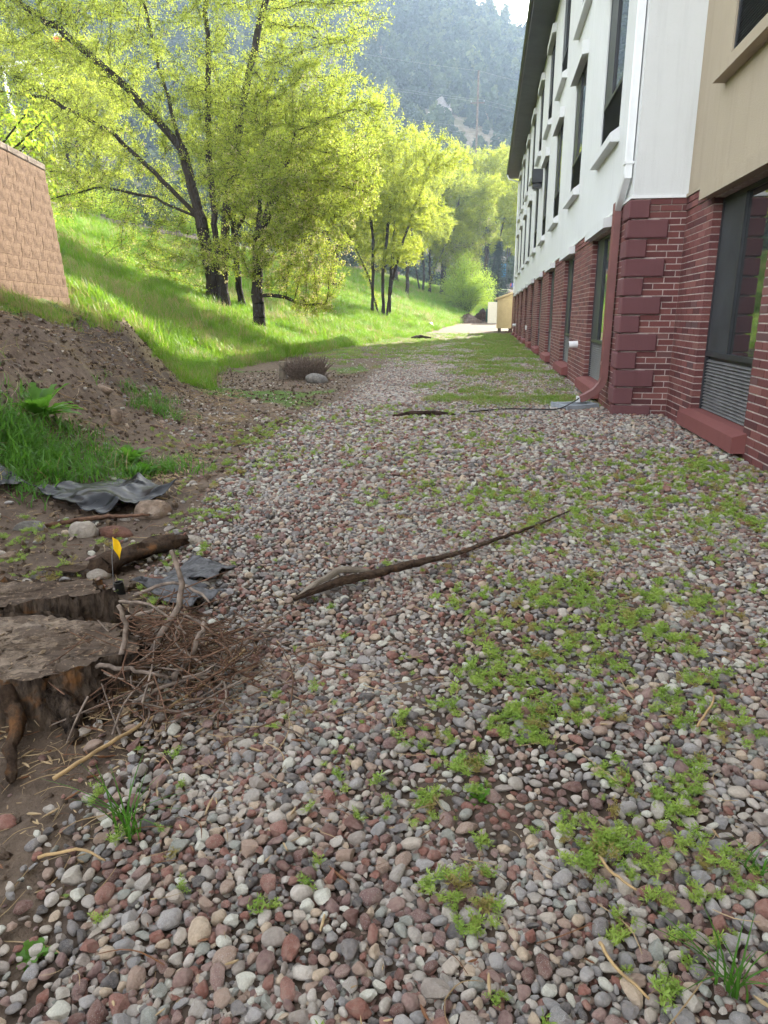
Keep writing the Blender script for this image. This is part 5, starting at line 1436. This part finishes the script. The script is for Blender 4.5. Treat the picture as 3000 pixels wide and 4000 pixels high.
# the cut stump
def stump(name, cx, cy_, rx, ry, h, rz, seed, label, tilt=0.0, roots=False):
    r = np.random.default_rng(seed); n = 120; root = empty(name, (cx, cy_, 0), rz)
    a = np.arange(n) * 2 * np.pi / n
    prof = 1 + .07 * np.sin(a * 3 + seed) + .05 * np.sin(a * 7 + 1.3 * seed) + .14 * (vnoise(np.arange(n) * 1.0, np.zeros(n), 4.0, seed + 7) - .5) + r.normal(0, .014, n)
    V = []; rows = 14
    for j in range(rows + 1):
        t = j / rows; fl = 1 + .42 * (1 - t) ** 1.6
        rr = prof * fl * (1 + r.normal(0, .012, n) + .10 * (vnoise(np.arange(n) * 1.0, np.full(n, t * 2.5), 2.2, seed) - .5) + .12 * (vnoise(np.arange(n) * 1.0, np.full(n, t * 3), 5.0, seed + 4) - .5))
        V += [(rx * rr[i] * math.cos(a[i]), ry * rr[i] * math.sin(a[i]), -.06 + (h + .06) * t + (r.normal(0, .008) if j == rows else 0) + tilt * rx * math.cos(a[i]) * t) for i in range(n)]
    F = [(j * n + i, j * n + (i + 1) % n, (j + 1) * n + (i + 1) % n, (j + 1) * n + i) for j in range(rows) for i in range(n)]
    build('bark', V, np.array(F), M['stump_bark'], root, smooth=True)
    V = []; m = 9
    for j in range(m + 1):
        t = 1 - j / m
        V += [(rx * .985 * prof[i] * math.cos(a[i]) * t, ry * .985 * prof[i] * math.sin(a[i]) * t, h - .004 + r.normal(0, .0035) + tilt * rx * math.cos(a[i]) * t) for i in range(n)]
    F = [(j * n + i, j * n + (i + 1) % n, (j + 1) * n + (i + 1) % n, (j + 1) * n + i) for j in range(m) for i in range(n)]
    build('cut_top', V, np.array(F), M['cut_wood'], root, smooth=True)
    if roots:
        for q in range(9):
            aa = -1.5 + q * .33 + r.normal(0, .08); c0, s0 = math.cos(aa), math.sin(aa); L = r.uniform(.12, .26); hh = h * r.uniform(.35, .8)
            pts = wiggle([(rx * .92 * c0, ry * .92 * s0, hh), (rx * 1.12 * c0 + .02, ry * 1.15 * s0, hh * .7), ((rx + L * .7) * c0, (ry + L * .7) * s0, hh * .35), ((rx + L) * c0, (ry + L) * s0 + r.normal(0, .04), .02)], 14, .003)
            m = MB().tube(pts, np.linspace(.038, .010, 14) * r.uniform(.7, 1.2), 9); m.V[0] = m.V[0] + r.normal(0, .0035, m.V[0].shape)
            m.build('torn_root', M['stump_bark'] if q % 2 else M['rotten'], root, True)
    tag(root, label, 'stump'); return root
stump('tree_stump', -1.56, 1.90, .42, .26, .20, R(28), 3, 'wide low tree stump with dirt and chips on its cut top', -.05, True)
stump('tree_stump', -1.95, 2.24, .50, .155, .22, R(22), 8, 'weathered smooth topped stump slab lying behind the wide stump')
# small bush stump with cut stems
def bush_stump():
    root = empty('bush_stump', (-3.75, 14.3, 0)); tag(root, 'clipped bush stump bristling with dry brown stems', 'stump')
    r = np.random.default_rng(31)
    adopt(MB().tube([(-4.08, 14.1, -.02), (-4.07, 14.1, .36)], np.array([.085, .075]), 12).build('cut_trunk', M['wood_grey']), root)
    A = []; B = []
    for i in range(520):
        a = r.uniform(0, 6.28); k = r.random() ** .5 * .30; p = np.array([-3.65 + math.cos(a) * k, 14.3 + math.sin(a) * k * .8, 0]); 
        d = np.array([math.cos(a) * .35, math.sin(a) * .35, 1]) + r.normal(0, .3, 3); d /= np.linalg.norm(d); A.append(p); B.append(p + d * r.uniform(.2, .5))
    V, F = tubes(np.array(A), np.array(B), np.full(520, .009), np.full(520, .006), 4); o = build('stems', V, F, M['twig_bark']); o['kind'] = 'stuff'; adopt(o, root)
bush_stump()

# twig heap beside the stump: each stick its own thing
def sticks():
    r = np.random.default_rng(77)
    big = [((-1.12, 2.08, .12), (-1.02, 2.16, .30), (-1.06, 2.2, .46), .014), ((-1.22, 1.92, .06), (-1.14, 1.98, .20), (-1.16, 2.0, .34), .012), ((-1.02, 2.0, .05), (-.94, 2.06, .16), (-.91, 2.08, .26), .012),
           ((-1.25, 1.95, .05), (-1.1, 1.98, .13), (-.95, 2.05, .16), .009), ((-1.2, 1.9, .17), (-1.08, 1.9, .16), (-.98, 1.93, .13), .008), ((-1.25, 2.2, .2), (-1.1, 2.25, .22), (-.9, 2.2, .14), .007),
           ((-1.3, 2.25, .24), (-1.15, 2.2, .25), (-.98, 2.1, .2), .006), ((-.9, 2.25, .05), (-.8, 2.3, .12), (-.74, 2.28, .2), .010), ((-1.1, 1.86, .03), (-1.0, 1.9, .1), (-.86, 2.0, .12), .008), ((-1.35, 2.45, .18), (-1.2, 2.5, .22), (-1.02, 2.42, .18), .008)]
    TW = ['tallest grey stick standing upright out of the twig heap', 'thick grey stub leaning against the side of the wide stump', 'short grey stub rising at the middle of the twig heap', 'long pale twig slanting up across the front of the heap',
          'straight peeled stick lying level in front of the stump', 'slender twig arching over the back of the heap', 'thin twig reaching from the stump top over the heap', 'knobby grey stub at the gravel side of the heap', 'low grey stick resting on soil under the heap', 'bent twig lying behind the heap near the fabric']
    for i, (a, b, c, rad) in enumerate(big):
        o = MB().tube(wiggle([a, b, c], 12, .003), np.linspace(rad, rad * .6, 12), 6).build('twig', M['twig_bark'], smooth=True)
        tag(o, TW[i], 'twig', 'twigs heaped beside the stump')
    V = MB()
    for i in range(280):
        c = np.array([r.normal(-1.03, .17), r.normal(2.1, .17), 0]); c[2] = abs(r.normal(.07, .06)) + .015; a = r.uniform(0, 6.28); L = r.uniform(.06, .30); d = np.array([math.cos(a), math.sin(a), r.normal(0, .35)]); q = np.cross(d, [0, 0, 1]) * r.normal(0, .2)
        c[2] += g1(c[0], c[1]); V.tube(wiggle([c - d * L / 2, c + q * L * .5, c + d * L / 2], 6), np.linspace(.0030, .0014, 6), 4, caps=False)
    o = V.build('twig_tangle', M['twig_red'], smooth=True); tag(o, 'tangle of thin brown roots and twigs beside the wide stump', 'twigs', kind='stuff')
    V = MB()
    for i in range(95):
        c = np.array([r.normal(-1.06, .14), r.normal(2.02, .14), 0]); c[2] = abs(r.normal(.05, .05)) + .02; a = r.uniform(0, 6.28); L = r.uniform(.1, .32); d = np.array([math.cos(a), math.sin(a), r.normal(.1, .4)]); q = np.cross(d, [0, 0, 1]) * r.normal(0, .3)
        V.tube(wiggle([c - d * L / 2, c + q * L * .5, c + d * L / 2], 7), np.linspace(.0045, .0022, 7), 5, caps=False)
    o = V.build('branch_tangle', M['twig_bark'], smooth=True); tag(o, 'grey broken branches tangled over the thin roots by the stump', 'twigs', kind='stuff')
sticks()
o = MB().tube(wiggle([(-1.13, 1.52, .03), (-1.03, 1.72, .045), (-.93, 1.96, .05), (-.83, 2.25, .075)], 24, .0015), np.linspace(.0065, .005, 24), 7).build('straw_stick', M['cane_straw'], smooth=True)
tag(o, 'long yellow straw stick lying across the stones in front of the stump', 'stick')
for i, (p, lb) in enumerate((([(-.99, 1.24, .035), (-.9, 1.27, .04), (-.83, 1.25, .035)], 'short tan stick beside the grass tuft at the gravel edge'), ([(.30, 1.42, .04), (.33, 1.36, .045), (.37, 1.33, .04)], 'split brown stick on the stones near the weeds'), ([(.68, 2.02, .04), (.75, 2.12, .06), (.78, 2.2, .05)], 'curved tan stick among the weeds on the right'), ([(.27, 1.18, .04), (.29, 1.12, .045), (.34, 1.07, .04)], 'forked tan stick low among the nearest stones'), ([(-3.9, 5.9, .6), (-3.8, 6.1, .58), (-3.75, 6.35, .62)], 'pale stick lying on the dirt bank'))):
    if i == 4: p = [(a, b, g1(a, b) + .03) for a, b, c in p]
    o = MB().tube(wiggle(p, 10, .001), np.linspace(.0042, .0026, 10), 6).build('stick', M['cane_straw'], smooth=True); tag(o, lb, 'stick', 'loose sticks on the ground')
# roots / logs
def log(name, pts, rad, mat, label, cat, seed, n=40, k=14, flat=.8):
    r = np.random.default_rng(seed); p = wiggle(pts, n, .002); rr = np.interp(np.linspace(0, 1, n), np.linspace(0, 1, len(rad)), rad)
    m = MB().tube(p, rr, k, True, flat); V = m.V[0]; 
    nv = n * k; body = V[:nv].reshape(n, k, 3); ii, jj = np.meshgrid(np.arange(n), np.arange(k), indexing='ij')
    g = 1 + .75 * (vnoise(ii, jj * 3.0, 9.0, seed) - .5) + .5 * (vnoise(ii, jj * 5.0, 2.6, seed + 3) - .5) + .22 * ((jj % 2) - .5)
    body = p[:, None] + (body - p[:, None]) * g[..., None]
    V[:nv] = body.reshape(-1, 3); m.V[0] = V
    return tag(m.build(name, mat, smooth=True), label, cat)
log('driftwood_root', [(-.80, 2.80, .05), (-.62, 2.98, .075), (-.48, 3.08, .08), (-.33, 3.22, .085), (-.12, 3.5, .055), (.12, 3.85, .045), (.34, 4.15, .04), (.62, 4.62, .03)], [.010, .021, .019, .020, .013, .012, .009, .004], M['rotten'], 'long weathered root lying across the middle of the gravel', 'root', 5, 60)
log('driftwood_root', [(-.80, 2.83, .04), (-.66, 3.0, .11), (-.58, 3.06, .10), (-.5, 3.1, .08)], [.010, .020, .018, .010], M['wood_grey'], 'bent grey stub on the thick end of the long root', 'root', 6, 24)
log('rotten_log', [(-1.84, 3.0, .06), (-1.78, 3.2, .075), (-1.68, 3.42, .07), (-1.62, 3.55, .05)], [.05, .062, .055, .025], M['rotten'], 'short rotten dark log piece behind the yellow flag', 'log', 7, 26)
log('rotten_log', [(-2.6, 3.75, .03), (-2.4, 3.95, .03), (-2.25, 4.02, .025), (-2.1, 4.1, .02)], [.012, .018, .014, .008], M['twig_red'], 'thin dark branch lying in front of the black plastic sheet', 'branch', 8, 26)
log('dark_debris', [(-1.15, 8.9, .02), (-.9, 9.0, .035), (-.6, 9.1, .03), (-.35, 9.15, .01)], [.02, .05, .06, .02], M['wood_chip_dark'], 'low dark heap of rotten sticks in the middle of the strip', 'debris', 9, 26)
log('dark_debris', [(-4.2, 40.2, .05), (-3.7, 40.4, .12), (-3.1, 40.5, .05)], [.06, .14, .05], M['wood_chip_dark'], 'dark clod lying at the edge of the far sunlit strip', 'debris', 10, 20)
log('dark_debris', [(-4.9, 54.0, .25), (-4.3, 54.3, .5), (-3.9, 54.5, .3)], [.08, .3, .1], M['plastic'], 'black crumpled sheet lying on the far grass', 'debris', 11, 20)

# flag, pipe
fl = empty('marker_flag', (-1.66, 2.82, 0)); tag(fl, 'small yellow marker flag on a thin wire', 'flag')
adopt(MB().tube([(-1.66, 2.82, -.02), (-1.655, 2.835, .2), (-1.645, 2.845, .285)], .0016, 5).build('wire', M['wire_metal']), fl)
V = []
for i in range(6):
    for j in range(4):
        u, v = i / 5, j / 3; w = .042 * (1 - .15 * u)
        V.append((-1.645 + u * .024 + .008 * math.sin(v * 5) * u, 2.845 - .008 * math.cos(u * 4), 0.287 - u * .028 - v * .075 * (1 - .25 * (1 - u)) - .012 * u * v))
F = [(i * 4 + j, i * 4 + j + 1, (i + 1) * 4 + j + 1, (i + 1) * 4 + j) for i in range(5) for j in range(3)]
fo = build('flag', V, np.array(F), M['flag_yellow'], smooth=True); md = fo.modifiers.new('thick', 'SOLIDIFY'); md.thickness = .0012; adopt(fo, fl)
pm = MB(); a = np.arange(18) * 2 * np.pi / 18
ring = lambda r_, z: np.stack([np.cos(a) * r_, np.sin(a) * r_, np.full(18, z)], 1)
V = np.vstack([ring(.020, -.03), ring(.020, .105), ring(.016, .105), ring(.016, .0)]); F = [(k * 18 + i, k * 18 + (i + 1) % 18, (k + 1) * 18 + (i + 1) % 18, (k + 1) * 18 + i) for k in range(3) for i in range(18)]
po = build('drain_pipe', V, np.array(F), M['cable_black'], smooth=False); po.location = (-1.58, 2.76, 0); po.rotation_euler = (R(4), R(-6), 0); tag(po, 'short black pipe standing upright behind the stump', 'pipe')

# black plastic sheet
def sheet(name, corners, nx, ny, amp, mat, seed, label, cat, lift=.02, fold=1.0):
    r = np.random.default_rng(seed); c = np.array(corners, float); V = []
    for i in range(nx):
        for j in range(ny):
            u, v = i / (nx - 1), j / (ny - 1)
            p = c[0] * (1 - u) * (1 - v) + c[1] * u * (1 - v) + c[2] * u * v + c[3] * (1 - u) * v
            eu = .03 * math.sin(u * 17 + seed) + .02 * math.sin(u * 41); ev = .03 * math.sin(v * 13 + seed)
            V.append((p[0] + eu * (v - .5) * 2 * fold, p[1] + ev * (u - .5) * 2 * fold))
    V = np.array(V); x, y = V[:, 0], V[:, 1]
    n1 = fbm(x * 1.0 + y * .6, y * 1.0, .34, seed); ridge = 1 - np.abs(fbm(x + .5 * y, y - .3 * x, .42, seed + 5, 2) - .5) * 4
    ridge2 = 1 - np.abs(fbm(x - .8 * y, y + .2 * x, .2, seed + 9, 2) - .5) * 4
    z = gz(x, y) + lift + amp * (np.clip(ridge, 0, 1) ** 1.5 * .7 + np.clip(ridge2, 0, 1) ** 2 * .22 + n1 * .35)
    F = [(i * ny + j, (i + 1) * ny + j, (i + 1) * ny + j + 1, i * ny + j + 1) for i in range(nx - 1) for j in range(ny - 1)]
    o = build(name, np.stack([x, y, z], 1), np.array(F), mat, smooth=True); m = o.modifiers.new('thick', 'SOLIDIFY'); m.thickness = .0025; m.offset = 0
    return tag(o, label, cat)
sheet('plastic_sheet', [(-2.98, 4.22), (-2.4, 4.02), (-2.12, 4.62), (-2.72, 4.88)], 70, 60, .10, M['plastic'], 13, 'crumpled black plastic sheet lying at the edge of the grass', 'plastic sheet')
sheet('plastic_sheet', [(-3.3, 4.05), (-3.05, 3.98), (-3.0, 4.22), (-3.25, 4.25)], 24, 20, .05, M['plastic'], 17, 'small scrap of black plastic poking out of the grass', 'plastic sheet')
sheet('landscape_fabric', [(-1.52, 3.02), (-1.26, 2.98), (-1.22, 3.2), (-1.45, 3.26)], 30, 26, .07, M['fabric_grey'], 19, 'torn grey landscape fabric beside the rotten log piece', 'fabric')
sheet('landscape_fabric', [(-1.54, 2.72), (-1.18, 2.66), (-1.14, 2.82), (-1.42, 2.92)], 34, 24, .07, M['fabric_grey'], 23, 'grey landscape fabric sticking out of the gravel behind the twigs', 'fabric')
sheet('bark_piece', [(-2.12, 3.02), (-1.96, 3.0), (-1.92, 3.1), (-2.08, 3.14)], 14, 12, .03, M['rotten'], 27, 'dark curled bark piece on the soil left of the flag', 'bark')

# leafy plants that stand alone
def leafy_plant(name, x, y, h, n, w, mat, seed, label, spread=1.0):
    r = np.random.default_rng(seed); V = []; Q = []
    for i in range(n):
        a = i * 2.4 + r.normal(0, .2); L = h * r.uniform(.6, 1.1); el = r.uniform(.35, 1.25); d = np.array([math.cos(a), math.sin(a), 0]); s = np.array([-d[1], d[0], 0]); k = len(V); seg = 7
        for j in range(seg + 1):
            t = j / seg; c = d * L * t * math.cos(el) * spread + np.array([0, 0, L * (math.sin(el) * t - .35 * t * t)]) ; ww = w * math.sin(math.pi * min(1, t * .92 + .08)) ** .8 * (1 + .35 * (-1) ** j)
            V += [c - s * ww / 2 + np.array([0, 0, ww * .2]), c, c + s * ww / 2 + np.array([0, 0, ww * .2])]
        for j in range(seg):
            b = k + 3 * j; Q += [(b, b + 1, b + 4, b + 3), (b + 1, b + 2, b + 5, b + 4)]
    o = build(name, np.array(V), np.array(Q), mat, smooth=True); o.location = (x, y, g1(x, y)); o['tint'] = float(r.random() * .8)
    return tag(o, label, 'plant')
leafy_plant('thistle_plant', -3.62, 5.35, .50, 26, .085, M['lush_grass'], 51, 'tall leafy thistle standing above the lush grass clump')
leafy_plant('leafy_weed', -2.95, 5.5, .3, 16, .09, M['lush_grass'], 52, 'broad leaved weed at the right end of the lush grass clump')
leafy_plant('leafy_weed', -2.72, 5.25, .22, 14, .07, M['lush_grass'], 53, 'low broad leaved weed between the lush grass and bare soil')
leafy_plant('leafy_weed', .03, 1.62, .075, 12, .016, M['lush_grass'], 54, 'single upright leafy weed among the stones')
leafy_plant('leafy_weed', -.86, 1.02, .06, 9, .02, M['lush_grass'], 55, 'small rosette weed at the lower left gravel edge')
def grass_tuft(x, y, h, n, seed, label):
    V, Q = blades(n, h, .012, .006, np.random.default_rng(seed), .9, 5); o = build('grass_tuft', V, Q, M['lush_grass']); o.location = (x, y, g1(x, y) + .01); o['tint'] = .3; return tag(o, label, 'grass tuft')
grass_tuft(-.83, 1.36, .19, 26, 61, 'tall grass tuft growing at the gravel edge near the straw stick')
grass_tuft(-1.0, 1.0, .07, 14, 62, 'tiny grass tuft in the lower left corner')
grass_tuft(.50, 1.13, .15, 22, 63, 'grass tuft in the lower right corner')
grass_tuft(.66, 1.45, .10, 16, 64, 'small grass tuft among stones near the right edge')

# ------------------------------------------------------------------ haze
hz = MB().box(-575, 575, -28, 495, -4, 165).build('haze', None)
t = bpy.data.materials.new('haze_air'); t.use_nodes = True; nt = t.node_tree; nt.nodes.remove(nt.nodes['Principled BSDF'])
pv = nt.nodes.new('ShaderNodeVolumePrincipled'); pv.inputs['Color'].default_value = (.56, .74, 1.0, 1); pv.inputs['Density'].default_value = .00050; pv.inputs['Anisotropy'].default_value = .3
nt.links.new(pv.outputs[0], nt.nodes['Material Output'].inputs['Volume']); hz.data.materials.append(t)
tag(hz, 'pale spring haze in the air', 'haze', kind='stuff')
